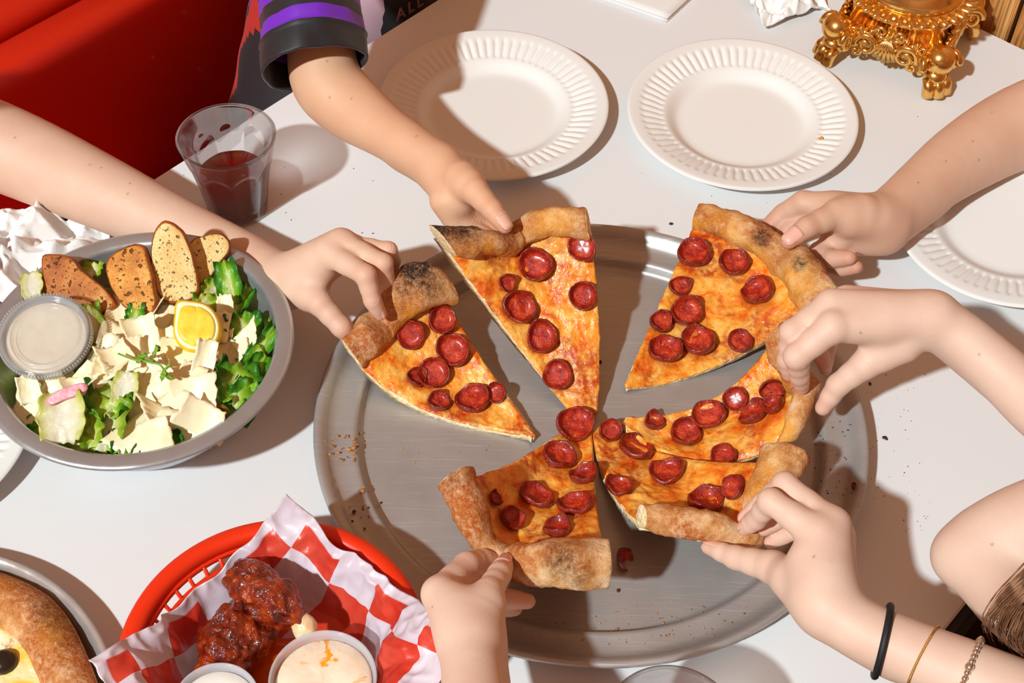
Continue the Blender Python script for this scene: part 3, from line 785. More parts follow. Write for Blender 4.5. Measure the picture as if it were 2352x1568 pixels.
def make_person(name, label, skin, arms, h=0.0017, moles=(), kpalm=0.009):
    """arms: list of dicts(arm=[chains], palm=[chains], fingers={..}) -> one continuous body mesh."""
    pts = []
    for a in arms:
        for ch in a.get('arm', []) + a.get('palm', []) + list(a.get('fingers', {}).values()):
            for (p, r) in ch: pts += [p - r, p + r]
    pts = np.array(pts); Fd = Field(pts.min(0) - 0.01, pts.max(0) + 0.01, h)
    tot = Fd.new(); tips = []; knk = []
    for a in arms:
        B = Fd.new()
        for ch in a.get('arm', []):
            if len(ch) > 2:
                q = spline(np.array([np.r_[p, r] for p, r in ch]), np.linspace(0, 1, 5 * len(ch))); ch = [(w[:3], w[3]) for w in q]
            C_ = Fd.new(); Fd.chain(C_, ch, 0.0008); B = smin(B, C_, a.get('karm', 0.012))
        for ch in a.get('palm', []): Fd.chain(B, ch, kpalm)
        res = B.copy()
        for nm, ch in a.get('fingers', {}).items():
            g = Fd.new(); Fd.chain(g, ch, 0.0035, 0.05)
            lo = np.min([p - r for p, r in ch], 0); hi = np.max([p + r for p, r in ch], 0)
            s = Fd.box(lo, hi, 0.03)
            res[s] = smin(res[s], smin(B[s], g[s], 0.007), 0.0012)
            tips.append(ch[-1][0]); knk += [c[0] for c in ch[1:-1]]
        tot = np.minimum(tot, res)
    v, q = Fd.mesh(tot, 2)
    # relax the wrist and arm, keep the fingers crisp; finger-joint coordinates for the skin folds
    fj = [(ch[i][0], norm(np.asarray(ch[i + 1][0]) - np.asarray(ch[i - 1][0])), ch[i][1]) for a in arms for ch in a.get('fingers', {}).values() for i in range(1, len(ch) - 1)]
    fp = np.array([np.asarray(p) for a in arms for ch in a.get('fingers', {}).values() for p, _ in ch[:]] or [[9, 9, 9]])
    dmin = np.min([np.linalg.norm(v - p, axis=1) for p in fp], axis=0); w_ = np.clip((dmin - 0.016) / 0.022, 0, 1)[:, None]
    for _ in range(26): v = v + w_ * (laplace(v, q) - v)
    jx = np.zeros(len(v)); jm = np.zeros(len(v))
    for p, ax, r in fj:
        t_ = (v - p) @ ax; dd = np.linalg.norm(v - p, axis=1); mk = np.clip(1.2 - np.abs(t_) / 0.0042, 0, 1) * (dd < r * 1.9) * (r < 0.0105)
        up_ = mk > jm; jx = np.where(up_, t_, jx); jm = np.where(up_, mk, jm)
    flush = np.zeros(len(v)); mole = np.zeros(len(v))
    for t in tips: flush = np.maximum(flush, np.clip(1 - np.linalg.norm(v - t, axis=1) / 0.017, 0, 1) * 0.8)
    for t in knk: flush = np.maximum(flush, np.clip(1 - np.linalg.norm(v - t, axis=1) / 0.015, 0, 1) * 0.45)
    if moles:
        pv = proj(v); dep = (v - CAM) @ CF
        for (x, y) in moles:
            d = np.hypot(pv[:, 0] - x, pv[:, 1] - y); c = np.where(d < 8)[0]
            if len(c): k = c[np.argmin(dep[c])]; mole = np.maximum(mole, np.clip(1 - np.linalg.norm(v - v[k], axis=1) / 0.0017, 0, 1) * 0.6)
    body = build(name, v, q, skin, attrs=dict(flush=flush, mole=mole, jx=jx, jm=jm)); tag(body, label, 'person')
    for a in arms:
        for nm, dors in a.get('nails', {}).items():
            ch = a['fingers'][nm]; (d, rd), (t, rt) = ch[-2], ch[-1]
            nv_, nf = nail_mesh(d, t, rd, rt, np.asarray(dors, float)); build('fingernail', nv_, nf, MT['nail'], body)
    return body
def JJ(*q): return [J(*x) for x in q]
UPC = -CF                                    # towards the camera
# 2: left arm, hand on the left slice
per2 = make_person('person', 'person reaching in from the left, bare arm behind the salad bowl', MT['skin_d'], [dict(
    arm=[JJ((-560, 120, .16, 118), (-190, 265, .070, 106), (30, 350, .042, 100), (230, 440, .039, 86), (420, 530, .034, 70), (560, 590, .036, 58), (648, 638, .054, 52)),
         JJ((560, 606, .030, 52), (655, 660, .044, 48))],
    palm=[JJ((655, 640, .056, 46), (755, 580, .098, 33)), JJ((655, 635, .056, 44), (782, 556, .102, 31)), JJ((655, 645, .054, 44), (800, 570, .094, 28)), JJ((660, 655, .052, 44), (800, 590, .084, 24)),
          JJ((665, 655, .052, 48), (716, 672, .066, 38)), JJ((690, 640, .065, 44), (735, 610, .084, 38))],
    fingers=dict(index=JJ((755, 580, .098, 32), (840, 632, .108, 24), (856, 690, .090, 20), (873, 722, .076, 15)),
        middle=JJ((785, 558, .102, 29), (880, 604, .106, 22), (888, 642, .088, 18), (876, 666, .074, 15)),
        ring=JJ((806, 566, .094, 27), (893, 574, .098, 19), (903, 598, .082, 17), (896, 624, .068, 15)),
        little=JJ((806, 588, .084, 23), (880, 600, .082, 17), (896, 622, .070, 15), (890, 642, .060, 13)),
        thumb=JJ((690, 664, .064, 42), (735, 696, .068, 29), (784, 750, .056, 24), (818, 784, .038, 19))),
    nails=dict(index=(0.9, 0.1, 0.4), middle=(.2, -.9, .4)))],
    moles=[(235, 378), (299, 415), (207, 371), (37, 309), (300, 440)])
# 1: top-left arm in a jersey
per1 = make_person('person', 'person in a black and purple jersey reaching down from the top left', MT['skin_a'], [dict(
    arm=[JJ((690, -330, .22, 88), (720, -60, .150, 82), (736, 100, .122, 78), (752, 190, .100, 82), (800, 240, .092, 78), (870, 292, .095, 64), (945, 340, .103, 55), (1010, 380, .108, 49)),
         JJ((945, 352, .092, 48), (1010, 392, .095, 46))],
    palm=[JJ((1012, 382, .108, 46), (1075, 425, .122, 36)), JJ((1012, 395, .102, 46), (1030, 458, .104, 34)), JJ((1012, 395, .1, 44), (1055, 468, .102, 30))],
    fingers=dict(thumb=JJ((1062, 412, .120, 40), (1092, 440, .126, 31), (1131, 482, .126, 24), (1160, 520, .119, 18)),
        index=JJ((1022, 462, .102, 34), (1045, 505, .088, 27), (1085, 530, .080, 23), (1125, 545, .078, 19)),
        middle=JJ((1050, 468, .10, 30), (1075, 500, .085, 26), (1110, 520, .076, 22), (1150, 535, .076, 18)),
        ring=JJ((1070, 466, .098, 28), (1100, 495, .082, 24), (1135, 512, .074, 20), (1170, 525, .074, 17))),
    nails=dict(thumb=(0.55, -0.5, 0.65)))],
    moles=[(757, 136), (802, 222), (750, 221), (953, 305)])
# 3: upper right arm
per3 = make_person('person', 'person whose bare forearm comes in from the upper right over a paper plate', MT['skin_c'], [dict(
    arm=[JJ((2830, 330, .20, 118), (2540, 235, .085, 110), (2360, 285, .058, 98), (2215, 362, .052, 84), (2110, 440, .052, 68), (2035, 500, .055, 58)),
         JJ((2110, 455, .042, 60), (2030, 530, .042, 52))],
    palm=[JJ((2030, 505, .055, 52), (1930, 486, .062, 42)), JJ((2030, 510, .055, 52), (1905, 478, .060, 34)), JJ((2025, 520, .048, 52), (1925, 535, .048, 38)), JJ((2025, 535, .042, 46), (1955, 560, .036, 28)),
          JJ((2010, 500, .066, 46), (1950, 500, .070, 46))],
    fingers=dict(thumb=JJ((1975, 490, .072, 46), (1922, 492, .076, 34), (1853, 522, .078, 25), (1812, 553, .072, 20)),
        index=JJ((1905, 476, .060, 34), (1845, 466, .056, 28), (1800, 492, .040, 24), (1765, 520, .030, 20)),
        middle=JJ((1915, 500, .052, 32), (1862, 500, .045, 26), (1815, 525, .034, 23), (1790, 550, .026, 19)),
        ring=JJ((1928, 555, .046, 26), (1880, 578, .036, 22), (1912, 594, .046, 20), (1950, 592, .054, 18)),
        little=JJ((1938, 578, .036, 24), (1892, 604, .026, 19), (1930, 617, .036, 17), (1966, 613, .044, 16))),
    nails=dict(thumb=(-0.25, -0.35, 0.9), ring=(0.9, -0.3, 0.5), little=(0.9, -0.3, 0.5)))],
    moles=[(2087, 310), (2237, 317), (2176, 364), (2255, 370), (2110, 412), (2276, 250)])
# 4: right arm
per4 = make_person('person', 'person reaching from the right, palm down, pinching the crust over the pan edge', MT['skin_b'], [dict(
    arm=[JJ((2820, 1100, .20, 100), (2570, 1045, .125, 88), (2400, 945, .110, 74), (2290, 845, .116, 64), (2200, 765, .128, 57), (2140, 730, .134, 54)),
         JJ((2290, 860, .10, 54), (2150, 750, .118, 50))],
    palm=[JJ((2140, 728, .136, 50), (1915, 748, .136, 37)), JJ((2140, 722, .138, 48), (1915, 700, .138, 36)), JJ((2145, 720, .13, 48), (1945, 692, .125, 36)), JJ((2145, 730, .12, 46), (1985, 705, .105, 34)),
          JJ((2120, 745, .125, 52), (2020, 790, .112, 44)), JJ((2030, 735, .132, 50), (1960, 740, .130, 44))],
    fingers=dict(index=JJ((1910, 752, .138, 36), (1830, 818, .120, 30), (1836, 862, .094, 22), (1842, 890, .074, 17)),
        middle=JJ((1905, 702, .138, 34), (1818, 762, .126, 27), (1808, 825, .098, 22), (1812, 858, .080, 18)),
        ring=JJ((1945, 694, .122, 32), (1875, 745, .105, 24), (1880, 800, .080, 20), (1893, 838, .066, 16)),
        little=JJ((1985, 705, .105, 30), (1920, 750, .090, 21), (1900, 800, .072, 18), (1896, 848, .058, 15)),
        thumb=JJ((2070, 790, .115, 46), (1985, 838, .100, 33), (1925, 884, .080, 26), (1890, 936, .058, 19))),
    nails=dict())], moles=[(1978, 770), (2243, 815)])
# 5: lower right arm with bracelets, and the same person's other elbow
per5 = make_person('person', 'person at the lower right with bracelets on one arm and the other elbow bent', MT['skin_b'], [dict(
    arm=[JJ((2760, 1790, .16, 110), (2420, 1640, .125, 96), (2220, 1550, .115, 82), (2060, 1482, .110, 72), (1945, 1425, .110, 68), (1885, 1370, .112, 66)),
         JJ((2060, 1500, .095, 62), (1900, 1400, .095, 62))],
    palm=[JJ((1900, 1385, .112, 62), (1880, 1225, .126, 42)), JJ((1905, 1385, .112, 58), (1912, 1205, .124, 40)), JJ((1910, 1390, .108, 56), (1928, 1235, .108, 34)), JJ((1910, 1395, .1, 54), (1930, 1265, .09, 30)),
          JJ((1890, 1395, .108, 62), (1822, 1330, .096, 50)), JJ((1890, 1330, .118, 56), (1860, 1290, .116, 50))],
    fingers=dict(index=JJ((1878, 1226, .126, 40), (1770, 1150, .128, 29), (1738, 1192, .098, 23), (1712, 1212, .082, 19)),
        middle=JJ((1910, 1204, .124, 38), (1802, 1110, .124, 27), (1750, 1155, .098, 22), (1712, 1190, .084, 18)),
        ring=JJ((1926, 1230, .108, 34), (1840, 1150, .096, 25), (1790, 1190, .076, 21), (1755, 1215, .066, 17)),
        little=JJ((1930, 1262, .09, 30), (1850, 1210, .078, 21), (1800, 1230, .062, 18), (1768, 1245, .055, 15)),
        thumb=JJ((1840, 1340, .096, 52), (1775, 1302, .082, 38), (1690, 1280, .064, 27), (1626, 1256, .052, 17))),
    nails=dict(index=(-0.5, 0.3, 0.8), middle=(-0.6, 0.5, 0.6), thumb=(-0.2, 0.9, 0.45))),
    dict(arm=[JJ((2720, 1190, .15, 118), (2460, 1185, .09, 112), (2285, 1245, .055, 98), (2232, 1268, .048, 80)), JJ((2235, 1280, .045, 78), (2330, 1385, .058, 84), (2470, 1480, .11, 88), (2640, 1590, .17, 84)), JJ((2240, 1268, .048, 78), (2192, 1280, .045, 46))], karm=0.012)],
    moles=[(2275, 1243), (1868, 1271)])
# 6: bottom hand
per6 = make_person('person', 'person at the bottom edge whose hand grips the thick browned crust', MT['skin_b'], [dict(
    arm=[JJ((1180, 2150, .22, 110), (1120, 1800, .135, 96), (1092, 1610, .110, 80), (1082, 1520, .104, 70), (1075, 1470, .100, 68)), JJ((1110, 1600, .09, 66), (1100, 1500, .085, 62))],
    palm=[JJ((1072, 1470, .1, 62), (1012, 1366, .094, 40)), JJ((1080, 1470, .1, 60), (1040, 1380, .098, 40)), JJ((1085, 1480, .1, 62), (1115, 1395, .1, 46)), JJ((1090, 1480, .09, 58), (1110, 1420, .075, 50)), JJ((1060, 1430, .1, 56), (1060, 1410, .1, 54))],
    fingers=dict(index=JJ((1008, 1362, .094, 38), (1072, 1296, .076, 29), (1110, 1285, .062, 24), (1140, 1290, .052, 19)),
        middle=JJ((1030, 1380, .088, 36), (1085, 1330, .066, 28), (1125, 1325, .052, 24), (1155, 1335, .044, 19)),
        ring=JJ((1060, 1400, .078, 34), (1110, 1372, .056, 26), (1165, 1375, .052, 22), (1212, 1380, .054, 19)),
        little=JJ((1085, 1425, .07, 30), (1125, 1395, .05, 22), (1160, 1395, .042, 19), (1185, 1398, .04, 16)),
        thumb=JJ((1102, 1405, .102, 46), (1122, 1360, .100, 33), (1147, 1318, .088, 27), (1161, 1290, .074, 20))),
    nails=dict(thumb=(0.0, 0.3, 0.9)))], moles=[(986, 1391)])
# ---------------------------------------------------------------- clothing, hair, bracelets
from mathutils.bvhtree import BVHTree
def m_jersey():
    M = Mat('jersey_cloth'); c = (0.010, 0.009, 0.012)
    for nm_, col_ in (('purple', (0.16, 0.012, 0.50)), ('lilac', (0.60, 0.42, 0.50)), ('red', (0.45, 0.02, 0.012))): c = M.mix(M.ramp(M.attr(nm_), [(0.45, 0.0), (0.55, 1.0)]), c, col_)
    M.set(Base_Color=c, Roughness=0.55, Sheen_Weight=0.15); M.bump(M.noise(1500, 2), 0.25, 0.0005); return M.m
MT['jersey'] = m_jersey()
# shirt body: lofted oval behind the far-left table edge
sc = np.dot(P(935, 40) - TA, TT)
NZ, NK_ = 70, 220; zs = np.linspace(-0.27, 0.30, NZ); G = []; zone = dict(purple=[], lilac=[], red=[])
for z in zs:
    sl_ = min(-0.05, -0.165 + 0.5 * (z + 0.1)); sr_ = 0.12; sc = (sl_ + sr_) / 2; w = (sr_ - sl_) / 2; d = 0.080 + 0.012 * math.sin((z + 0.27) * 5); nc = -(0.125 - 0.02 * max(0, z))
    for k in range(NK_):
        a = 2 * math.pi * k / NK_; s = sc + w * math.copysign(abs(math.cos(a)) ** .8, math.cos(a)); n = nc + d * math.copysign(abs(math.sin(a)) ** .8, math.sin(a))
        p = tp(s, n, z); f_ = 0.006 * math.sin(s * 34 + z * 21) * fbm((s * 3, z * 3, 0), 3, 2, 4.0)
        p = p - TN * f_ * 3; G.append(p)
        u = s; zg = abs(((z * 26) % 2) - 1) * 0.016
        zone['lilac'].append(1.0 if -0.108 < u - 0.10 * z < -0.048 else 0.0)
        zone['red'].append(1.0 if abs(u + 0.146 - 0.40 * (z + .08) - zg * .6) < 0.0055 else 0.0)
        zone['purple'].append(1.0 if -0.118 < u < -0.108 else 0.0)
nf = [(i * NK_ + k, i * NK_ + (k + 1) % NK_, (i + 1) * NK_ + (k + 1) % NK_, (i + 1) * NK_ + k) for i in range(NZ - 1) for k in range(NK_)]
nf += [tuple(range(NK_ - 1, -1, -1)), tuple((NZ - 1) * NK_ + k for k in range(NK_))]
shirt = build('shirt', np.array(G), nf, MT['jersey'], per1, attrs=zone)
# sleeve
ax0, ax1 = P(704, -160, 0.186), P(720, 158, 0.122)
rings = 60; v = []; zone = []; T_ = norm(ax1 - ax0); sx = norm(np.cross(T_, A(0, 0, 1))); sy = np.cross(sx, T_)
for layer, (dr, rng_) in enumerate(((0, range(rings)), (-0.0022, range(rings - 1, rings - 18, -1)))):
    for i in rng_:
        t = i / (rings - 1); c = ax0 + (ax1 - ax0) * t; r = 0.0470 + 0.001 * math.sin(t * 9)
        for k in range(48):
            a = 2 * math.pi * k / 48
            rr = r + dr + 0.0016 * math.sin(3 * a + 5 * t) + 0.0022 * fbm((math.cos(a) * 2, math.sin(a) * 2, t * 3), 1.3, 2, 2.0) + (0.0014 if 0.80 < t < 0.815 else 0)
            off = (math.cos(a) * sx + math.sin(a) * sy) * rr
            v.append(c + off + T_ * (0.007 * math.cos(a) * t * t))
            zone.append(1.0 if (0.71 < t < 0.81 or 0.50 < t < 0.60) else 0.0)
m = len(v) // 48
f = [(i * 48 + k, i * 48 + (k + 1) % 48, (i + 1) * 48 + (k + 1) % 48, (i + 1) * 48 + k) for i in range(m - 1) for k in range(48)]
build('sleeve', np.array(v), f, MT['jersey'], per1, attrs=dict(purple=zone, lilac=[0] * len(zone), red=[0] * len(zone)))
# lettering on the shirt front
cu = bpy.data.curves.new('lettering', 'FONT'); cu.body = 'ALL'; cu.size = 0.021; cu.extrude = 0.0006; cu.space_character = 1.35
to = bpy.data.objects.new('tmp', cu); COL.objects.link(to); dg = bpy.context.evaluated_depsgraph_get()
tm = bpy.data.meshes.new_from_object(to.evaluated_get(dg)); bpy.data.objects.remove(to)
tm.materials.append(simple('faded_print', srgb(150, 110, 108), 0.7)); tm.name = 'lettering'
bv = BVHTree.FromObject(shirt, dg) if False else None
lp = on_plane(905, 46, tp(0, -0.026, 0), -TN)
place('lettering', tm, lp + TN * -0.004, frame_mat(TT, A(0, 0, 1), -TN), per1)

def bvh_of(o):
    me = o.data; return BVHTree.FromPolygons([o.location + v_.co for v_ in me.vertices], [tuple(p.vertices) for p in me.polygons])
B5 = bvh_of(per5)
def wrap_ring(bvh, c, axis, lift, n=64, tilt=(0, 0, 0), far=0.07):
    axis = norm(np.asarray(axis) + np.asarray(tilt)); x = norm(np.cross(axis, A(0, 0, 1))); y = np.cross(axis, x); out = []
    for i in range(n):
        a = 2 * math.pi * i / n; d = math.cos(a) * x + math.sin(a) * y
        h = bvh.ray_cast(Vector(c + d * far), Vector(-d), far); r = far * .5
        if h[0] is not None: r = np.linalg.norm(np.array(h[0]) - c)
        out.append(r)
    out = np.array(out)
    for _ in range(3): out = (np.roll(out, 1) + 2 * out + np.roll(out, -1)) / 4
    return [c + (math.cos(2 * math.pi * i / n) * x + math.sin(2 * math.pi * i / n) * y) * (out[i] + lift) for i in range(n)]
axis5 = norm(P(2220, 1550, .115) - P(1945, 1425, .110))
def closed_tube(path, r, n=8):
    path = list(path); v, f = tube(path + path[:2], r, n, False); m_ = len(path)
    v = v[:m_ * n]; f = [tuple(i % (m_ * n) for i in q) for q in f if max(q) < (m_ + 1) * n]; return v, f
MT['band'] = simple('black_elastic', (0.008, 0.008, 0.009), 0.6)
r1 = wrap_ring(B5, P(2026, 1478, .106), axis5, 0.0018, tilt=(.12, 0.18, 0))
tag(build('hair_tie', *closed_tube(r1, 0.0026), MT['band']), 'black elastic hair tie worn round the lower right wrist', 'hair tie')
MT['gold_chain'] = simple('gold_chain', (0.85, 0.52, 0.16), 0.28, 1.0)
r2 = wrap_ring(B5, P(2122, 1506, .110), axis5, 0.0008, n=110, tilt=(-.05, -.06, 0))
mb = MB()
for p in r2: mb.add(*ball(p, 0.00105, 6, 4))
tag(mb.build('chain_bracelet', MT['gold_chain']), 'thin gold bead chain beside the black hair tie on the wrist', 'bracelet')
r3 = wrap_ring(B5, P(2222, 1545, .114), axis5, 0.0022, n=44, tilt=(.02, .0, 0))
br = empty('bead_bracelet', np.mean(r3, 0)); tag(br, 'bracelet of silvery beads in mixed sizes on the lower right forearm', 'bracelet')
MT['bead'] = m_noise2('champagne_bead', [(0.3, (0.62, 0.48, 0.36)), (0.7, (0.82, 0.70, 0.58))], 300, 0.22, 0, Metallic=0.9)
bme = raw_mesh('bead', *ball((0, 0, 0), 1.0, 12, 8)); bme.materials.append(MT['bead'])
for i, p in enumerate(r3): place('bead', bme, p, None, br, (0.0031 if i % 6 == 0 else 0.0021,) * 3)
# hair of the lower right person
MT['hair'] = m_noise2('brown_hair', [(0.3, (0.05, 0.018, 0.008)), (0.52, (0.20, 0.085, 0.04)), (0.72, (0.48, 0.26, 0.15))], 30, 0.35, 0, dist=1.5)
rng = random.Random(5); hb = MB()
guides = [[(2640, 960, .40), (2500, 1190, .25), (2362, 1325, .17), (2296, 1388, .14), (2271, 1432, .125), (2292, 1482, .115)],
          [(2650, 975, .40), (2510, 1200, .25), (2375, 1335, .17), (2318, 1400, .14), (2302, 1450, .125), (2320, 1488, .115)],
          [(2660, 985, .40), (2520, 1205, .25), (2390, 1330, .17), (2340, 1400, .14), (2322, 1455, .125), (2350, 1502, .115)],
          [(2670, 990, .40), (2530, 1210, .25), (2405, 1345, .17), (2362, 1420, .14), (2345, 1470, .125), (2362, 1515, .115)],
          [(2680, 1000, .40), (2540, 1215, .25), (2420, 1340, .18), (2380, 1410, .15), (2362, 1470, .13), (2385, 1530, .115)],
          [(2700, 1010, .40), (2560, 1230, .25), (2450, 1360, .18), (2410, 1430, .15), (2400, 1490, .13), (2410, 1550, .115)]]
for g in guides:
    base = np.array([P(*q) for q in g])
    for s_ in range(46):
        jit = A(rng.gauss(0, .0036), rng.gauss(0, .0036), rng.gauss(0, .0034)); sp = rng.uniform(.86, 1.0)
        path = spline(base, np.linspace(0, sp, 34)); path = path + jit * np.linspace(1.4, .55, 34)[:, None] + 0.001 * np.sin(np.linspace(0, 11, 34) + rng.uniform(0, 6))[:, None] * A(1, 0, .4)
        rr = np.linspace(0.00065, 0.00055, 34); rr[-5:] *= np.linspace(1, .25, 5); hb.add(*tube(path, rr, 5))
hb.build('hair', MT['hair'], per5)
# sleeves where the arms leave the picture
for who, a_, b_, r_, col_ in ((per2, J(-330, 215, .10, 112), J(-900, -60, .34, 130), .046, (0.42, 0.40, 0.38)), (per3, J(2660, 275, .115, 112), J(3150, 560, .40, 130), .046, (0.10, 0.12, 0.20)), (per4, J(2700, 1078, .165, 98), J(3150, 1130, .36, 110), .044, (0.45, 0.42, 0.36)),
                              (per6, J(1140, 1930, .16, 102), J(1260, 2700, .42, 120), .042, (0.16, 0.16, 0.17)), (per5, J(2640, 1738, .148, 106), J(3060, 2050, .34, 120), .044, (0.02, 0.02, 0.022)), (per5, J(2600, 1190, .118, 116), J(3080, 1330, .34, 130), .046, (0.02, 0.02, 0.022))):
    p0, p1 = a_[0], b_[0]; path = [p0 + (p1 - p0) * t for t in np.linspace(0, 1, 14)]
    MT['cloth'] = simple('sleeve_cloth', col_, .85)
    build('sleeve', *tube(path, [r_ * (1 + .35 * t + .04 * math.sin(9 * t)) for t in np.linspace(0, 1, 14)], 24), MT['cloth'], who)
# ---------------------------------------------------------------- drinking glasses
MT['glass'] = glassy('clear_glass', (0.96, 0.965, 0.965), 1.5, refract=.45); MT['wine'] = glassy('red_drink', (0.55, 0.008, 0.014), 1.2, .02, .5, (0.20, 0.002, 0.006))
MT['pink'] = glassy('pink_drink', (0.85, 0.45, 0.45), 1.34)
def tumbler(name, c, label, fill, mat, parts=True):
    h = 0.09; N = 9
    def rad(z): t = z / h; return 0.0275 + 0.0145 * t ** 1.15 + 0.0015 * t ** 6
    def fac(r, z, th, k=1.0):
        a = (th % (2 * math.pi / N)) - math.pi / N; pol = math.cos(math.pi / N) / math.cos(a)
        zt = 0.058 + 0.010 * (1 - (a / (math.pi / N)) ** 2); w = 1 / (1 + math.exp((z - zt) / 0.0014)); w *= min(1, z / 0.004 + .4)
        ridge = 0.0
        return r * (1 - w * k * (1 - pol)) + 0.0012 * (1 - w) * k * (1 if z > .05 else 0), z
    zo = np.concatenate([np.linspace(0.0, 0.05, 14), np.linspace(0.053, 0.075, 22), np.linspace(0.078, h, 5)])
    prof = [(0.0, 0.001), (0.022, 0.0)] + [(rad(z), z) for z in zo]
    outer = prof; inner = [(rad(z) - 0.0024, z) for z in zo[::-1] if z > 0.0095] + [(0.0, 0.009)]
    v, f = [], []
    full = [(r, z, 1.0) for r, z in outer] + [(rad(h) - 0.0012, h + 0.0011, 0.0)] + [(r, z, 0.35) for r, z in inner]
    n = 108; m = len(full)
    for i in range(n):
        th = 2 * math.pi * i / n
        for r, z, k in full:
            rr, zz = fac(r, z, th, k) if r > 0.022 else (r, z); v.append((c[0] + rr * math.cos(th), c[1] + rr * math.sin(th), c[2] + zz))
    f = [(i * m + k, ((i + 1) % n) * m + k, ((i + 1) % n) * m + k + 1, i * m + k + 1) for i in range(n) for k in range(m - 1)]
    root = empty(name, c); tag(root, label, 'glass'); build('tumbler', v, f, MT['glass'], root)
    lp_ = [(0.0, 0.0095)] + [(rad(z) - 0.0029, z) for z in np.linspace(0.0105, fill, 10)] + [(0.0, fill)]
    v, f = lathe(lp_, 54, c, fn=lambda r, z, th: fac(r, z, th, .35)); build('drink', v, f, mat, root)
tumbler('drinking_glass', A(-0.2606, 0.9736, 0), 'faceted glass tumbler half full of dark red drink by the booth', 0.045, MT['wine'])
tumbler('drinking_glass', A(0.110, 0.4177, 0), 'glass tumbler of which only the rim shows at the bottom picture edge', 0.05, MT['pink'])

# ---------------------------------------------------------------- gilt base
F_, L_ = P(2142, 222), P(1893, 142); e1 = norm(F_ - L_); s_ = np.linalg.norm(F_ - L_); e2 = A(-e1[1], e1[0], 0)
GC = L_ + (e1 + e2) * s_ / 2
gl = empty('ornate_base', GC); tag(gl, 'gilded rococo lamp base with scrolls and claw feet', 'lamp base')
def gp(a, b, z): return GC + e1 * a + e2 * b + A(0, 0, z)
hs = s_ / 2
# body: square skirt lofted to a round collar
v, f = [], []; nn = 64
lv = [(0.055, 0.030, 0.30), (0.056, 0.042, 0.30), (0.052, 0.055, 0.45), (0.054, 0.063, 0.65), (0.060, 0.069, 0.9), (0.062, 0.074, 1.0), (0.058, 0.079, 1.0), (0.050, 0.080, 1.0)]
for (r, z, q) in lv:
    for k in range(nn):
        a = 2 * math.pi * k / nn + math.pi / 4; c_, s2 = math.cos(a), math.sin(a); sq = 1 / max(abs(c_), abs(s2)); rr = r * (q + (1 - q) * sq)
        v.append(gp(rr * c_, rr * s2, z + 0.004 * (1 - q) * math.cos(4 * a)))
f = [(i * nn + k, i * nn + (k + 1) % nn, (i + 1) * nn + (k + 1) % nn, (i + 1) * nn + k) for i in range(len(lv) - 1) for k in range(nn)] + [tuple(range(nn))[::-1], tuple((len(lv) - 1) * nn + k for k in range(nn))]
build('skirt', v, f, MT['gold'], gl)
gm = raw_mesh('gadroon', *ball((0, 0, 0), 1.0, 10, 8)); gm.materials.append(MT['gold'])
for k in range(34):
    a = 2 * math.pi * k / 34; d = e1 * math.cos(a) + e2 * math.sin(a)
    place('gadroon', gm, GC + d * 0.0605 + A(0, 0, 0.0765), frame_mat(d, np.cross(A(0, 0, 1), d), A(0, 0, 1)), gl, (0.0085, 0.0047, 0.0042))
dish = [(0.0, 0.078), (0.0515, 0.079), (0.0535, 0.081), (0.0535, 0.0835), (0.0520, 0.085), (0.0512, 0.088), (0.0500, 0.096), (0.0450, 0.108), (0.036, 0.116), (0.022, 0.121), (0.016, 0.126), (0.014, 0.15), (0.020, 0.165), (0.034, 0.18), (0.038, 0.20), (0.034, 0.22), (0.016, 0.235), (0.0, 0.24)]
build('font', *lathe(dish, 72, GC), MT['gold'], gl)
for sx_ in (-1, 1):
    for sy_ in (-1, 1):
        c = gp(sx_ * hs * .93, sy_ * hs * .93, 0); out = norm(e1 * sx_ + e2 * sy_); tg = np.cross(A(0, 0, 1), out)
        b_ = MB(); b_.add(*ball(c + A(0, 0, .043), .0155, 24, 16)); build('corner_ball', np.array(b_.v), b_.f, MT['gold'], gl)
        b_ = MB()
        for t_, dx in ((-1, .0095), (0, 0), (1, .0095)):
            b_.add(*tube([c + out * (.003 - .002 * abs(t_)) + tg * t_ * .0092 + A(0, 0, .023), c + out * (.010 - .003 * abs(t_)) + tg * t_ * .0098 + A(0, 0, .017), c + out * (.0125 - .003 * abs(t_)) + tg * t_ * .0098 + A(0, 0, .0085), c + out * (.008 - .003 * abs(t_)) + tg * t_ * .0092 + A(0, 0, .003)], [.0050, .0062, .0066, .0040], 12))
        b_.add(*ball(c + A(0, 0, .022), .012, 14, 10)); build('claw_foot', np.array(b_.v), b_.f, MT['gold'], gl)
        # volute curling beside the ball
        for sg in (-1, 1):
            th_ = np.linspace(0, 3.6 * math.pi, 46); path = [c + tg * sg * (.017 + .0) + out * -.004 + A(0, 0, .036) + (tg * sg * math.cos(t2) * .3 + out * math.cos(t2) * .7 + A(0, 0, 1) * math.sin(t2)) * (.0125 * (1 - t2 / 14)) for t2 in th_]
            b_ = MB(); b_.add(*tube(path, np.linspace(.0042, .0016, 46), 8)); b_.build('volute', MT['gold'], gl)
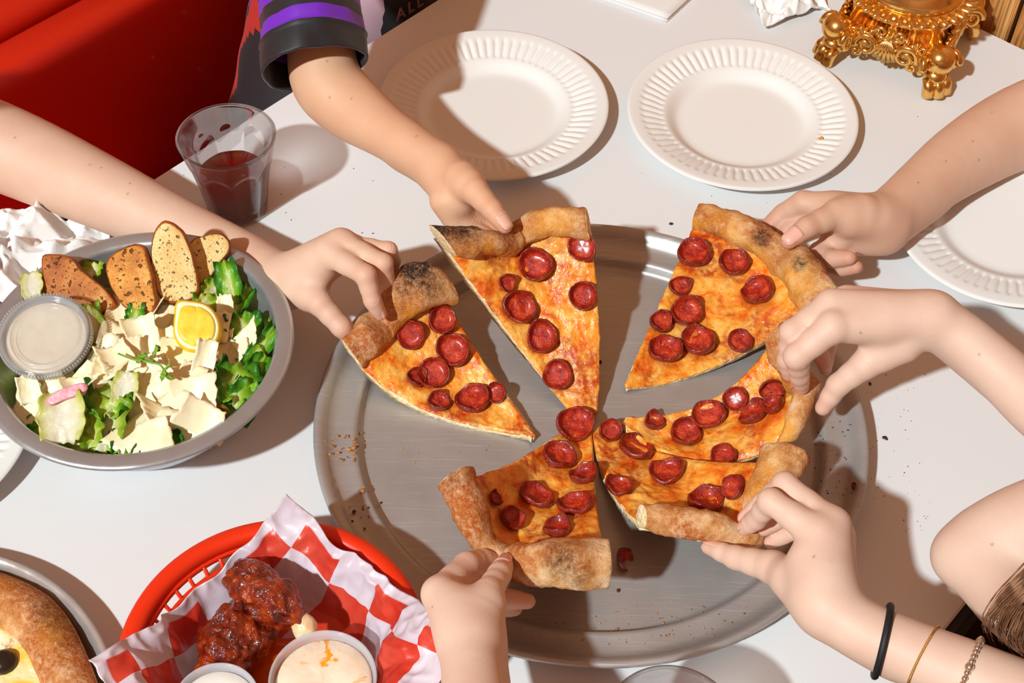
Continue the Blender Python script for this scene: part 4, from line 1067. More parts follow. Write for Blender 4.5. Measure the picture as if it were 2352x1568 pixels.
for sd in range(4):
    ang = sd * math.pi / 2; ou = e1 * math.cos(ang) + e2 * math.sin(ang); al = np.cross(A(0, 0, 1), ou)
    base = GC + ou * hs * 0.90
    def q(x, z, o=0.0): return base + al * x + ou * o + A(0, 0, z)
    for sg in (-1, 1):
        # large C-scroll, small counter scroll, acanthus leaf
        for (cx, cz, r0, turns, start, rt, o) in ((.021, .036, .0125, 1.55, -.4, .0042, .004), (.036, .047, .0085, 1.4, 2.2, .0032, .003), (.009, .055, .0080, 1.3, 3.4, .0030, .002), (.030, .026, .0065, 1.3, .6, .0028, .004)):
            th_ = np.linspace(0, turns * 2 * math.pi, 44); path = [q(sg * (cx + math.cos(start + t2) * r0 * (1 - t2 / (turns * 2 * math.pi) * .8)), cz + math.sin(start + t2) * r0 * (1 - t2 / (turns * 2 * math.pi) * .8), o + .0018 * t2 / 6) for t2 in th_]
            b_ = MB(); b_.add(*tube(path, np.linspace(rt, rt * .42, 44), 8)); b_.build('scroll', MT['gold'], gl)
        for i2 in range(5):
            p0 = q(sg * (.013 + .006 * i2), .060 - .0035 * i2, .001); p1 = q(sg * (.010 + .0075 * i2), .047 - .004 * i2, .004)
            b_ = MB(); b_.add(*tube([p0, (p0 + p1) / 2 + ou * .002, p1], [.0022, .0030, .0012], 8)); b_.build('leaf', MT['gold'], gl)
    for i2 in range(-3, 4):
        b_ = MB(); b_.add(*tube([q(0, .050, .003), q(i2 * .0035, .036, .006), q(i2 * .0052, .0215 + abs(i2) * .0022, .004)], [.0016, .0024, .0026], 8)); b_.build('shell_lobe', MT['gold'], gl)

# ---------------------------------------------------------------- napkins and paper
def crumple(name, label, cat, c, x, y, size, height, seed, n=90, mat=None):
    G = np.zeros((n, n, 3))
    for i in range(n):
        for j in range(n):
            a, b = i / (n - 1) - .5, j / (n - 1) - .5
            q_ = (a * size[0] * 30, b * size[1] * 30, seed)
            tw = lambda k_, f0: max(abs(((a * size[0] * math.cos(k_ * 2.4 + m_ * 1.1) + b * size[1] * math.sin(k_ * 2.4 + m_ * 1.1)) * f0 * (1 + .3 * m_) + k_ * .37 + seed + .25 * nz(q_, .4, k_)) % 1 - .5) * 2 for m_ in range(3))
            r1_ = tw(1.0 + seed, 11) * 1.8 - 1.0; r2_ = tw(2.3 + seed, 22) * 1.8 - 1.1; r3_ = tw(4.1 + seed, 46) * 1.4 - .9
            e = max(0, 1 - (2 * abs(a)) ** 4) * max(0, 1 - (2 * abs(b)) ** 4)
            hgt = height * (0.10 + (0.55 * r1_ + 0.35 * r2_ + 0.14 * r3_) * (0.35 + .65 * e)); hgt = max(hgt, 0.0) + 0.0008
            wx = .28 * size[0] * nz(q_, .5, seed + 20); wy = .28 * size[1] * nz(q_, .5, seed + 31)
            G[i, j] = np.asarray(c) + np.asarray(x) * (a * size[0] + wx) + np.asarray(y) * (b * size[1] + wy) + A(0, 0, hgt)
    v, f, k = sheet(G, 0, G - A(0, 0, .0007)); return tag(build(name, v, f, mat or MT['tissue'], smooth=False), label, cat)
crumple('napkin', 'crumpled white paper napkin at the left edge behind the salad bowl', 'napkin', P(38, 606), A(1, 0, 0), A(0, 1, 0), (.115, .105), .050, 3.3)
crumple('napkin', 'crumpled white tissue at the top beside the gilded base', 'napkin', P(1800, 15), norm(A(.85, .5, 0)), norm(A(-.5, .85, 0)), (.085, .060), .034, 9.1)
cn = P(1531, 53); d1 = norm(P(1380, 0) - cn); d2 = norm(P(1588, 0) - cn)
v, f = [], []
for l_, zt in enumerate((0.0, 0.0016, 0.0034)):
    mb = MB(); k = 14; G = np.zeros((k, k, 3))
    for i in range(k):
        for j in range(k): G[i, j] = cn + d1 * (i / (k - 1) * .16) + d2 * (j / (k - 1) * .14) + A(0, 0, 0.0016 + zt + .0006 * nz((i * .3, j * .3, l_), 1, 2) + .0014 * (l_ == 2) * (1 - i / 13))
    v_, f_, _k = sheet(G, 0.0011)
    if l_ == 0: nap = build('folded_napkin', v_, f_, MT['tissue']); tag(nap, 'flat folded white paper napkin at the top edge', 'napkin')
    else: build('fold', v_, f_, MT['tissue'], nap)
# ---------------------------------------------------------------- salad
def shell_outline(out_px, p0, n, thick, dome=0.0, edge=0.0015, bumps=0.0, seed=0, sub=3, mat_side=None):
    """A solid slab whose outline is given in photo pixels on the real plane (p0,n)."""
    n = norm(n); pts = np.array([on_plane(x, y, p0, n) for x, y in out_px])
    m = len(pts); dense = []
    loop = np.vstack([pts, pts[:1]])
    cl = spline(np.vstack([pts[-1:], loop, pts[1:2]]), np.linspace(0, 1, 200))
    d0 = np.argmin(np.linalg.norm(cl[:100] - pts[0], axis=1)); d1 = 100 + np.argmin(np.linalg.norm(cl[100:] - pts[0], axis=1))
    K = 18 * sub; ids = np.linspace(d0, d1, K + 1)[:-1].astype(int); ring = cl[ids]
    if bumps: ring = ring + np.array([norm(r_ - ring.mean(0)) * bumps * fbm(r_, 90, 2, seed) for r_ in ring])
    c = ring.mean(0); V = []; Fc = []
    lay = [(0.0, -thick + dome), (0.55, -thick), (1 - edge / .03, -thick), (1.0, -thick + edge), (1.0, -edge), (1 - edge / .03, 0), (0.8, dome * .45), (0.45, dome * .9), (0.0, dome)]
    for s_, h_ in lay:
        for r_ in ring:
            p = c + (r_ - c) * s_; V.append(p + n * (h_ + (bumps * .5 * nz(p, 200, seed) if s_ < .99 else 0)))
    L = len(lay)
    for i in range(L - 1):
        for k in range(K): Fc.append((i * K + k, i * K + (k + 1) % K, (i + 1) * K + (k + 1) % K, (i + 1) * K + k))
    side = [1 if 2 <= (i // K) <= 4 else 0 for i in range(len(Fc))]
    return np.array(V), Fc, side, c
def zpx(L_, bx=0, by=450, s=2.4125): return [(bx + x / s, by + y / s) for x, y in L_]
def m_toast(name, stops, hole):
    M = Mat(name); n1 = M.noise(40, 5, 0.65); n2 = M.math('MAXIMUM', M.noise(210, 2, 0.45), M.noise(340, 2, 0.45)); n3 = M.noise(700, 3)
    pores = M.ramp(n2, [(0.645, 0.0), (0.70, 1.0)]); grain = M.ramp(n3, [(0.55, 0.0), (0.7, 0.6)])
    c = M.ramp(n1, stops); c = M.mix(grain, c, tuple(a * .5 + b * .5 for a, b in zip(stops[0][1], hole))); c = M.mix(M.math('MULTIPLY', pores, .9), c, hole)
    M.set(Base_Color=c, Roughness=0.7); M.bump(M.math('MULTIPLY', pores, -1.0), 0.8, 0.003); M.bump(n3, 0.5, 0.0012); return M.m
MT['toast_dark'] = m_toast('dark_toast', [(0.3, srgb(150, 78, 28)), (0.5, srgb(194, 116, 52)), (0.72, srgb(230, 176, 98))], srgb(84, 30, 8))
MT['toast_gold'] = m_toast('golden_toast', [(0.3, srgb(176, 98, 30)), (0.5, srgb(222, 150, 60)), (0.7, srgb(240, 196, 110))], srgb(90, 34, 8))
MT['toast_pale'] = m_toast('pale_toast', [(0.3, srgb(222, 176, 100)), (0.5, srgb(238, 206, 136)), (0.7, srgb(246, 224, 168))], srgb(132, 74, 26))
MT['toast_crust'] = m_noise2('toast_crust', [(0.3, srgb(120, 52, 14)), (0.7, srgb(188, 104, 36))], 90, 0.6, 0.5, 200)
for out, z0, nn_, mat, lab in (
    (zpx([(1060, 250), (1130, 215), (1220, 205), (1268, 240), (1270, 300), (1200, 400), (1150, 470), (1100, 500), (1075, 400)]), .066, A(.10, -.55, .80), 'toast_pale', 'small toasted bread slice at the back right of the salad'),
    (zpx([(860, 180), (900, 138), (945, 138), (1000, 180), (1050, 280), (1090, 430), (1102, 530), (1060, 578), (920, 592), (866, 530), (832, 380), (835, 260)]), .068, A(.05, -.66, .75), 'toast_pale', 'tall pale toasted bread slice standing in the middle of the salad toasts'),
    (zpx([(580, 380), (640, 310), (740, 263), (792, 275), (828, 380), (852, 520), (862, 600), (820, 672), (740, 660), (650, 570), (598, 480)]), .070, A(-.08, -.55, .80), 'toast_gold', 'golden toasted bread slice second from the left in the salad'),
    (zpx([(235, 330), (330, 320), (400, 345), (430, 392), (540, 480), (620, 560), (638, 605), (600, 645), (510, 640), (400, 590), (238, 520), (228, 430)]), .070, A(-.15, -.50, .85), 'toast_dark', 'dark brown toasted bread slice at the back left of the salad')):
    o = np.array(out); b = o[np.argsort(o[:, 1])[-3:]].mean(0)
    V, Fc, sd, c = shell_outline(out, P(b[0], b[1], z0), nn_, 0.0115, 0.0008, 0.0022, 0.0012, 4)
    tag(build('toast', V, Fc, [MT[mat], MT['toast_crust']], mat_idx=sd), lab, 'toast', 'toasted bread slices in the salad')

# bed under the leaves
MT['bed'] = m_noise2('chopped_greens', [(0.3, srgb(90, 110, 20)), (0.5, srgb(170, 190, 60)), (0.7, srgb(230, 226, 150))], 60, 0.5, 0.6, 90, 0.006)
bv_, bf_ = lathe([(0, .050), (.03, .050), (.06, .048), (.085, .042), (.098, .036), (.094, .028), (.06, .02), (0, .02)], 60, BC, fn=lambda r, z, th: (r, z + .006 * fbm((r * math.cos(th), r * math.sin(th), 0), 40, 2, 3)))
tag(build('salad_bed', bv_, bf_, MT['bed']), 'chopped lettuce filling the steel bowl under the cheese', 'lettuce', kind='stuff')

def m_leaf(name, stops):
    M = Mat(name); k = M.attr('rib'); n = M.noise(120, 4, 0.6)
    e = M.math('ADD', k, M.math('MULTIPLY', M.math('SUBTRACT', n, 0.5), 0.5))
    M.set(Base_Color=M.ramp(e, stops), Roughness=0.38, Subsurface_Weight=0.0)
    M.bump(M.noise(110, 4, 0.6), 0.5, 0.003)
    tl = M.n('ShaderNodeBsdfTranslucent'); tl.inputs[0].default_value = (*stops[len(stops) // 2][1], 1)
    mx = M.n('ShaderNodeMixShader'); mx.inputs[0].default_value = 0.28; M.link(M.b.outputs[0], mx.inputs[1]); M.link(tl.outputs[0], mx.inputs[2]); M.link(mx.outputs[0], M.out.inputs[0]); return M.m
MT['leaf_green'] = m_leaf('romaine_green', [(0.05, srgb(226, 232, 160)), (0.25, srgb(160, 204, 50)), (0.6, srgb(86, 160, 20)), (0.95, srgb(30, 104, 12))])
MT['leaf_pale'] = m_leaf('romaine_pale', [(0.05, srgb(244, 240, 208)), (0.3, srgb(220, 226, 130)), (0.6, srgb(176, 200, 54)), (0.95, srgb(120, 160, 24))])
MT['leaf_white'] = m_leaf('romaine_rib', [(0.05, srgb(246, 240, 222)), (0.5, srgb(240, 234, 204)), (0.8, srgb(228, 226, 150)), (0.98, srgb(190, 200, 70))])
def plane_axes(tilt, yaw, roll=0.0):
    up = A(0, math.cos(tilt), math.sin(tilt)); right = A(math.cos(roll), 0, math.sin(roll)); nrm_ = norm(np.cross(right, up)); up = np.cross(nrm_, right)
    return right * math.cos(yaw) + up * math.sin(yaw), -right * math.sin(yaw) + up * math.cos(yaw), nrm_
def leaf(px, py, z, w, h, yaw, mat, seed, label, ruff=1.0, tilt=.25, group='lettuce leaves in the salad', name='lettuce_leaf'):
    c = P(px, py, z); x, y, n = plane_axes(tilt + .3 * math.sin(seed * 3), math.radians(yaw), .35 * math.sin(seed * 5)); k = 1 / scl(c); a_, b_ = 20, 16; w *= k; h *= k * 1.2
    G = np.zeros((a_, b_, 3)); rib = np.zeros((a_, b_))
    for i in range(a_):
        for j in range(b_):
            u, v_ = 2 * i / (a_ - 1) - 1, 2 * j / (b_ - 1) - 1
            e = max(abs(u), abs(v_)); wid = math.sqrt(max(0.05, 1 - .45 * v_ * v_)); jag = 1 + .16 * nz((u * 3, v_ * 3, seed), 1, seed)
            q_ = (u * 2.2 + seed, v_ * 2.2, seed * .7)
            off = (0.11 * ruff * fbm(q_, 1.1, 3, seed) * (0.35 + e) + .10 * ruff * e ** 3 * math.sin(9 * math.atan2(v_, u) + seed)) * min(w, h) + .16 * w * u * u
            G[i, j] = c + x * u * w / 2 * wid * jag + y * v_ * h / 2 * jag + n * off
            rib[i, j] = min(1, abs(u) * .9 + .25 * max(0, v_))
    V, Fc, _c = sheet(G, 0.0007); return tag(build(name, V, Fc, MT[mat], attrs=dict(rib=np.r_[rib.ravel(), rib.ravel()])), label, 'lettuce', group)
LM = [('beside the lemon wedge', 452, 748), ('beside the dressing cup', 105, 780), ('below the dark toast', 190, 690), ('below the golden toast', 300, 690), ('below the tall pale toast', 395, 690), ('by the small back toast', 500, 650), ('by the white romaine rib', 146, 958),
      ('next to the olive ring', 505, 948), ('under the herb sprig', 330, 835), ('at the front rim', 320, 1020), ('at the right rim', 620, 830), ('at the left rim', 40, 940), ('in the front middle', 400, 940), ('in the centre', 360, 890), ('by the front right rim', 560, 920), ('by the small white rib', 288, 890)]
USED = {}
def salad_label(kind, px, py, w, h, look='thin cream'):
    near = sorted(LM, key=lambda m_: math.hypot(m_[1] - px, m_[2] - py)); big = 'narrow' if min(w, h) < 38 else ('large' if w * h > 8500 else ('small' if w * h < 4200 else 'medium'))
    for m_ in near[:7]:
        side_ = ('left' if px < m_[1] - abs(py - m_[2]) else 'right' if px > m_[1] + abs(py - m_[2]) else 'upper' if py < m_[2] else 'lower')
        for s_ in (f'{big} {look} {kind} {m_[0]}', f'{big} {look} {kind} {m_[0]}, on its {side_} side'):
            if s_ not in USED: USED[s_] = 1; return s_
    return s_
GL = 'bright green romaine leaf piece tucked among the cheese shavings'
PL = 'pale yellow-green lettuce piece at the front of the salad'
for i, (x, y, z, w, h, yaw, m_) in enumerate([(526, 649, .066, 62, 90, 10, 'g'), (552, 690, .058, 52, 80, -20, 'g'), (560, 752, .062, 88, 64, 20, 'g'), (594, 806, .060, 46, 110, -22, 'g'), (545, 880, .066, 110, 100, 5, 'g'), (580, 862, .060, 56, 100, -20, 'g'),
        (560, 925, .060, 80, 90, -15, 'g'), (253, 912, .070, 110, 95, 10, 'g'), (249, 975, .064, 115, 110, -10, 'p'), (192, 1000, .058, 130, 62, 12, 'p'), (118, 1022, .048, 110, 46, -18, 'p'), (215, 1024, .052, 110, 50, -5, 'p'),
        (372, 1020, .056, 110, 46, 8, 'g'), (288, 1004, .062, 60, 84, 0, 'g'), (214, 742, .070, 52, 76, 25, 'p'), (486, 672, .062, 56, 56, -20, 'p'), (470, 700, .064, 60, 50, 10, 'p'), (96, 1000, .050, 50, 60, 30, 'g'),
        (312, 722, .070, 46, 44, 0, 'g'), (604, 765, .058, 38, 76, -10, 'g'), (578, 815, .056, 60, 60, 40, 'p'), (215, 620, .070, 60, 34, -15, 'p'), (60, 985, .050, 46, 60, -40, 'p'), (430, 1010, .052, 60, 40, 10, 'p'), (580, 900, .056, 46, 56, 10, 'g')]):
    leaf(x, y, z, w, h, yaw, 'leaf_green' if m_ == 'g' else 'leaf_pale', i * 1.37 + .5, salad_label('lettuce piece', x, y, w, h, 'bright green' if m_ == 'g' else 'pale green'), group='green lettuce leaves in the salad' if m_ == 'g' else 'pale lettuce leaves in the salad')
leaf(146, 958, .074, 112, 100, 4, 'leaf_white', 3.1, 'broad white romaine rib piece lying on the front left of the salad', .35, .45, group=None)
leaf(290, 890, .076, 62, 62, -8, 'leaf_white', 5.1, 'small white lettuce rib piece at the centre of the salad', .35, .35, group=None)
leaf(76, 655, .072, 54, 62, 15, 'leaf_white', 7.7, 'white lettuce piece against the bowl rim behind the dressing cup', .4, .5, group=None)

MT['shaving'] = m_noise2('hard_cheese', [(0.3, srgb(244, 224, 172)), (0.6, srgb(252, 242, 212))], 24, 0.42, 0.15, 160, 0.001, Subsurface_Weight=0.15, Subsurface_Scale=0.004)
rng = random.Random(11)
def shaving(px, py, z, w, h, yaw, seed):
    c = P(px, py, z); k = 1 / scl(c); w *= k; h *= k * 1.15; r_ = random.Random(seed)
    x, y, n = plane_axes(r_.uniform(.0, .75), math.radians(yaw), r_.uniform(-.45, .45)); a_, b_ = 16, 12; G = np.zeros((a_, b_, 3)); cur = r_.uniform(-.35, .45); cu2 = r_.uniform(-.3, .3); t0, t1, sk = r_.uniform(.45, 1.15), r_.uniform(.45, 1.15), r_.uniform(-.35, .35); w *= 1.12; h *= 1.12
    for i in range(a_):
        for j in range(b_):
            u, v_ = 2 * i / (a_ - 1) - 1, 2 * j / (b_ - 1) - 1
            ww = t0 + (t1 - t0) * (v_ + 1) / 2; jg = 1 + .16 * nz((u * 2.2, v_ * 2.2, seed), 1.3, seed) + .07 * nz((u * 6, v_ * 6, seed), 1.3, seed + 2)
            G[i, j] = c + x * (u * ww * jg + sk * v_) * w / 2 + y * v_ * jg * h / 2 + n * (cur * u * u * w * .5 + cu2 * v_ * u * h * .4 + .0006 * nz((u * 3, v_ * 3, seed), 1, 1))
    V, Fc, _c = sheet(G, r_.uniform(.0006, .0011))
    tag(build('cheese_shaving', V, Fc, MT['shaving']), salad_label('cheese shaving', px, py, w * scl(c), h * scl(c)), 'cheese', 'cheese shavings on the salad')
for i, (x, y, w, h, yaw) in enumerate([(271, 735, 66, 110, 8), (327, 777, 75, 80, 20), (379, 723, 60, 48, -15), (518, 715, 62, 60, 10), (568, 777, 76, 34, 35), (535, 812, 78, 46, 20), (228, 815, 112, 76, -10), (270, 826, 92, 62, 15), (365, 836, 100, 62, -8), (414, 815, 92, 70, 5), (468, 842, 62, 96, -5),
        (452, 872, 80, 60, 20), (346, 868, 84, 72, 35), (207, 864, 84, 52, -20), (157, 852, 26, 82, 32), (394, 902, 112, 62, -12), (448, 908, 100, 70, 8), (500, 902, 70, 62, -30), (414, 940, 132, 70, 5), (462, 960, 100, 60, -15), (404, 974, 142, 48, -10), (323, 985, 88, 116, -28), (356, 1003, 70, 70, 15), (487, 948, 60, 66, 30),
        (122, 880, 64, 44, 10), (66, 892, 52, 52, 30), (62, 945, 72, 76, -12), (257, 775, 70, 60, -25), (300, 812, 80, 60, 20), (352, 757, 60, 60, -10), (385, 784, 70, 50, 15), (506, 750, 40, 62, 0), (500, 800, 62, 52, 20), (432, 870, 70, 60, -25), (180, 895, 60, 46, 15), (330, 930, 90, 60, 25), (300, 860, 70, 50, -30), (250, 850, 70, 44, 5), (520, 870, 60, 40, 20), (340, 720, 24, 80, -25), (232, 880, 60, 40, 35), (100, 915, 50, 44, -20)]):
    shaving(x, y, .072 + .006 * math.sin(i * 2.1) - .00004 * math.hypot(x - 330, (y - 850)), w, h, yaw, i + 100)
# lemon
MT['lemon_flesh'] = m_noise2('lemon_flesh', [(0.3, srgb(238, 192, 40)), (0.6, srgb(248, 222, 90)), (0.8, srgb(252, 238, 150))], 70, 0.18, 0.3, 200, .001, Subsurface_Weight=.3, Subsurface_Scale=.006)
MT['lemon_rind'] = m_noise2('lemon_rind', [(0.3, srgb(232, 180, 14)), (0.7, srgb(248, 212, 40))], 200, 0.4, 0.3, 500, .001)
MT['lemon_pith'] = simple('lemon_pith', srgb(250, 240, 200), .6)
lo_ = [(406, 690), (440, 689), (474, 697), (498, 722), (507, 752), (499, 784), (478, 803), (448, 808), (415, 797), (398, 768), (399, 725)]
lc = np.mean(lo_, 0); lz = P(455, 800, .076); ln_ = A(.10, -.50, .85)
V, Fc, sd, c = shell_outline(lo_, lz, ln_, .020, .0, .003, 0)
lem = build('lemon_wedge', V, Fc, [MT['lemon_pith'], MT['lemon_rind']], mat_idx=sd); tag(lem, 'bright yellow lemon wedge resting on the cheese shavings', 'lemon')
inn = [tuple(lc + (np.array(q_) - lc) * .80 + A(4, -2)) for q_ in lo_]
left = [q_ for q_ in inn if q_[0] < 452]; right = [q_ for q_ in inn if q_[0] >= 452]
for seg in ([(447, 703), (447, 795), (420, 782), (408, 762), (410, 726), (418, 704)], [(453, 703), (474, 712), (490, 732), (494, 754), (488, 778), (470, 793), (453, 795)]):
    V, Fc, sd, c = shell_outline(seg, lz + norm(ln_) * .0009, ln_, .003, .0006, .0006, 0); build('segment', V, Fc, MT['lemon_flesh'], lem)
# dressing cup with lid
MT['clear_plastic'] = glassy('clear_plastic', (0.97, 0.97, 0.97), 1.4, .08, .10, (.85, .85, .87)); MT['cloudy_plastic'] = glassy('cloudy_plastic', (.96, .96, .97), 1.4, .12, .40, (.80, .80, .83)); MT['lid_plastic'] = glassy('lid_plastic', (.97, .97, .98), 1.45, .10, .13, (.85, .86, .88))
MT['dressing'] = m_noise2('creamy_dressing', [(0.3, srgb(226, 206, 168)), (0.7, srgb(240, 226, 196))], 60, .3, .25, 70, .002)
def axis_lathe(prof, c, n, k=64):
    x = norm(np.cross(A(0, 1, 0.2), n)); y = np.cross(n, x); v, f = lathe(prof, k); return [np.asarray(c) + x * q_[0] + y * q_[1] + np.asarray(n) * q_[2] for q_ in v], f
dn = norm(A(.03, -.26, .96)); dc = P(102, 768, .086)
dr_ = empty('dressing_cup', dc - dn * .034); tag(dr_, 'lidded clear cup of creamy dressing nestled in the salad', 'cup')
build('cup', *axis_lathe([(0, -.034), (.026, -.034), (.0275, -.032), (.0335, -.002), (.0345, 0), (.0338, .0004), (.0325, -.002), (.0265, -.031), (0, -.032)], dc, dn), MT['clear_plastic'], dr_)
build('dressing', *axis_lathe([(0, -.0305), (.0262, -.0305), (.0315, -.0065), (.030, -.0055), (.015, -.0048), (0, -.0056)], dc, dn), MT['dressing'], dr_)
lid_ = build('lid', *axis_lathe([(0, -.0015), (.024, -.0015), (.0255, -.001), (.0262, .0012), (.0278, .0018), (.0285, -.0008), (.0300, -.0012), (.0310, .0016), (.0335, .0030), (.0352, .0026), (.0362, .0006), (.0364, -.0045), (.0372, -.0050), (.0360, -.0052), (.0352, -.0002), (.0338, .0018), (.0312, .0006), (.0285, -.0016), (.0265, -.0004), (.0242, -.0026), (0, -.0026)], dc, dn), MT['lid_plastic'], dr_)
ridge = MB()
for k in range(90):
    a = 2 * math.pi * k / 90; x = norm(np.cross(A(0, 1, .2), dn)); y = np.cross(dn, x); d = x * math.cos(a) + y * math.sin(a); ridge.add(*boxv(dc + d * .0365 + dn * -.0018, d * .0004, np.cross(dn, d) * .0005, dn * .0022))
ridge.build('lid_ribs', MT['cloudy_plastic'], lid_)
# radish, olive, sprig
MT['radish'] = m_noise2('pink_radish', [(0.3, srgb(206, 110, 130)), (0.6, srgb(232, 170, 176))], 160, .35, .2)
V, Fc, sd, c = shell_outline([(104, 920), (128, 900), (165, 884), (196, 880), (200, 893), (178, 906), (140, 920), (112, 930)], P(150, 905, .086), A(0, -.5, .86), .003, 0, .0008)
tag(build('radish_slice', V, Fc, MT['radish']), 'pink radish strip lying over the white romaine rib', 'radish')
MT['olive'] = simple('green_olive', srgb(120, 104, 24), .25)
oc = P(505, 948, .064); on_ = norm(A(.2, -.55, .8)); ox = norm(np.cross(A(0, 1, 0), on_)); oy = np.cross(on_, ox)
tag(build('olive_ring', *torus(oc, .0048, .0028, ox, oy, 24, 10), MT['olive']), 'green olive ring near the front right rim of the salad', 'olive')
MT['herb'] = simple('herb_green', srgb(120, 164, 44), .45)
hp = np.array([P(*q_) for q_ in ((272, 812, .085), (310, 826, .088), (345, 832, .089), (368, 838, .088), (382, 862, .086))])
hr = build('herb_sprig', *tube(spline(hp, np.linspace(0, 1, 20)), .0009, 6), MT['herb']); tag(hr, 'thin green herb sprig on top of the salad cheese', 'herb')
for (x, y, r_) in ((318, 826, 11), (328, 818, 10), (356, 806, 12), (362, 800, 9), (378, 850, 15), (385, 862, 12), (374, 862, 11), (345, 828, 8)):
    c = P(x, y, .089); q_ = r_ / scl(c); G = np.zeros((7, 7, 3)); ax_, ay_, an_ = plane_axes(.5, x * .7, .2)
    for i in range(7):
        for j in range(7):
            u, v_ = i / 3 - 1, j / 3 - 1; rr = max(abs(u), abs(v_)); th = math.atan2(v_, u); G[i, j] = c + (ax_ * math.cos(th) * (1.15 + .2 * math.cos(3 * th)) + ay_ * math.sin(th) * .55 * (1 + .3 * math.sin(2 * th + x))) * rr * q_ + an_ * q_ * (.7 * rr * rr * math.cos(th + x) + .25 * math.sin(5 * th) * rr)
    V, Fc, _k = sheet(G, .0005); build('leaf', V, Fc, MT['herb'], hr)
# ---------------------------------------------------------------- wing basket
MT['red_plastic'] = Mat('red_plastic').set(Base_Color=(0.80, 0.032, 0.004), Roughness=0.32, Subsurface_Weight=.15, Subsurface_Scale=.004).m
KC = A(-0.160, 0.4865, 0); RH = 0.054
bk = empty('food_basket', KC); tag(bk, 'round red plastic basket with an open lattice side', 'basket')
build('rim', *lathe([(.0930, RH - .010), (.0935, RH - .003), (.0955, RH), (.1000, RH + .0012), (.1055, RH), (.1075, RH - .003), (.1078, RH - .009), (.1060, RH - .009), (.1055, RH - .004), (.1000, RH - .002), (.0965, RH - .004), (.0955, RH - .010)], 96, KC, closed=True), MT['red_plastic'], bk)
def wall_pt(t, th): r = .0690 + (.0945 - .0690) * t; z = .006 + (RH - .014) * t; return KC + A(r * math.cos(th), r * math.sin(th), z)
rv, rf = tube([wall_pt(t, 0) - wall_pt(0, 0) for t in np.linspace(0, 1, 4)], .0016, 6, ell=.7)
rme = raw_mesh('rib', rv, rf); rme.materials.append(MT['red_plastic'])
for k in range(44):
    th = 2 * math.pi * k / 44; place('rib', rme, wall_pt(0, th), (0, 0, th), bk)
for t in (0.02, .24, .47, .70, .93): p_ = wall_pt(t, 0) - KC; build('hoop', *lathe([(p_[0] - .0013, p_[2] - .0022), (p_[0] + .0013, p_[2] - .0022), (p_[0] + .0016, p_[2] + .0022), (p_[0] - .0010, p_[2] + .0022)], 88, KC, closed=True), MT['red_plastic'], bk)
build('floor_plate', *lathe([(0, .001), (.069, .001), (.071, .004), (.069, .006), (0, .0045)], 72, KC), MT['red_plastic'], bk)
# checked liner
def m_check():
    M = Mat('checked_deli_paper'); uv = M.n('ShaderNodeUVMap'); ck = M.n('ShaderNodeTexChecker'); ck.inputs['Scale'].default_value = 1.0
    M.link(uv.outputs[0], ck.inputs['Vector']); ck.inputs['Color1'].default_value = (0, 0, 0, 1); ck.inputs['Color2'].default_value = (1, 1, 1, 1)
    n = M.noise(30, 4); red = M.ramp(n, [(0.3, srgb(214, 44, 22)), (0.7, srgb(236, 92, 72))]); whi = M.ramp(n, [(0.3, srgb(224, 206, 218)), (0.7, srgb(240, 230, 238))])
    f_ = M.math('MULTIPLY', ck.outputs['Fac'], M.attr('print')); c = M.mix(f_, whi, red)
    gr = M.attr('grease'); c = M.mix(M.math('MULTIPLY', gr, .75), c, srgb(214, 62, 8))
    M.set(Base_Color=c, Roughness=0.34); M.bump(M.noise(70, 4), .25, .002)
    tl = M.n('ShaderNodeBsdfTranslucent'); M.link(c, tl.inputs[0]); mx = M.n('ShaderNodeMixShader'); mx.inputs[0].default_value = .22
    M.link(M.b.outputs[0], mx.inputs[1]); M.link(tl.outputs[0], mx.inputs[2]); M.link(mx.outputs[0], M.out.inputs[0]); return M.m
MT['check'] = m_check()
side = .262; rot = math.radians(50); n_ = 150; off = A(.016, -.022)
G = np.zeros((n_, n_, 3)); UV = np.zeros((n_, n_, 2)); PR = np.zeros((n_, n_)); GR = np.zeros((n_, n_))
xs_r = [0, .060, .072, .104, .125, .17, .22]; rho_k = [0, .060, .0665, .0845, .0960, .128, .160]; z_k = [.0085, .0085, .012, .046, .060, .078, .080]
for i in range(n_):
    for j in range(n_):
        a, b = (i / (n_ - 1) - .5) * side, (j / (n_ - 1) - .5) * side
        X = a * math.cos(rot) - b * math.sin(rot) + off[0]; Y = a * math.sin(rot) + b * math.cos(rot) + off[1]; r = math.hypot(X, Y); th = math.atan2(Y, X)
        w = min(1, max(0, (r - .055) / .06)); fold = math.sin(6 * th + 1.3) * .55 + math.sin(11 * th + .4) * .35 + math.sin(17 * th + 2) * .2
        rr = r * (1 - .05 * w * (1 + fold)) ; rho = np.interp(rr, xs_r, rho_k); z = np.interp(rr, xs_r, z_k)
        q_ = (X * 26, Y * 26, 1.0); cr_ = (1 - 2 * abs(nz(q_, 1.0, 4.0))) * .55 + (1 - 2 * abs(nz(q_, 2.1, 9.0))) * .3
        rho += -.0060 * w * abs(fold) - .004 * w * max(0, cr_); z += w * (.006 * fold + .0065 * cr_) + .0012 * cr_ * (1 - w) + .0012
        hi = max(0, r - .135); ht = (th - math.radians(94)); tip_ = math.exp(-(ht / .35) ** 2)
        z += tip_ * hi * .55; rho -= tip_ * hi * .35
        G[i, j] = KC + A(rho * math.cos(th), rho * math.sin(th), max(z, .0078)); UV[i, j] = (a / .0484 + 50, b / .0484 + 50)
        PR[i, j] = 1 if max(abs(a), abs(b)) < side / 2 - .010 else 0
        GR[i, j] = max(0, min(1, 1.25 - math.hypot(X - .012, Y + .004) / .062 + .5 * nz(q_, .6, 2.0)))
V, Fc, _k = sheet(G, 0, G - A(0, 0, .0004))
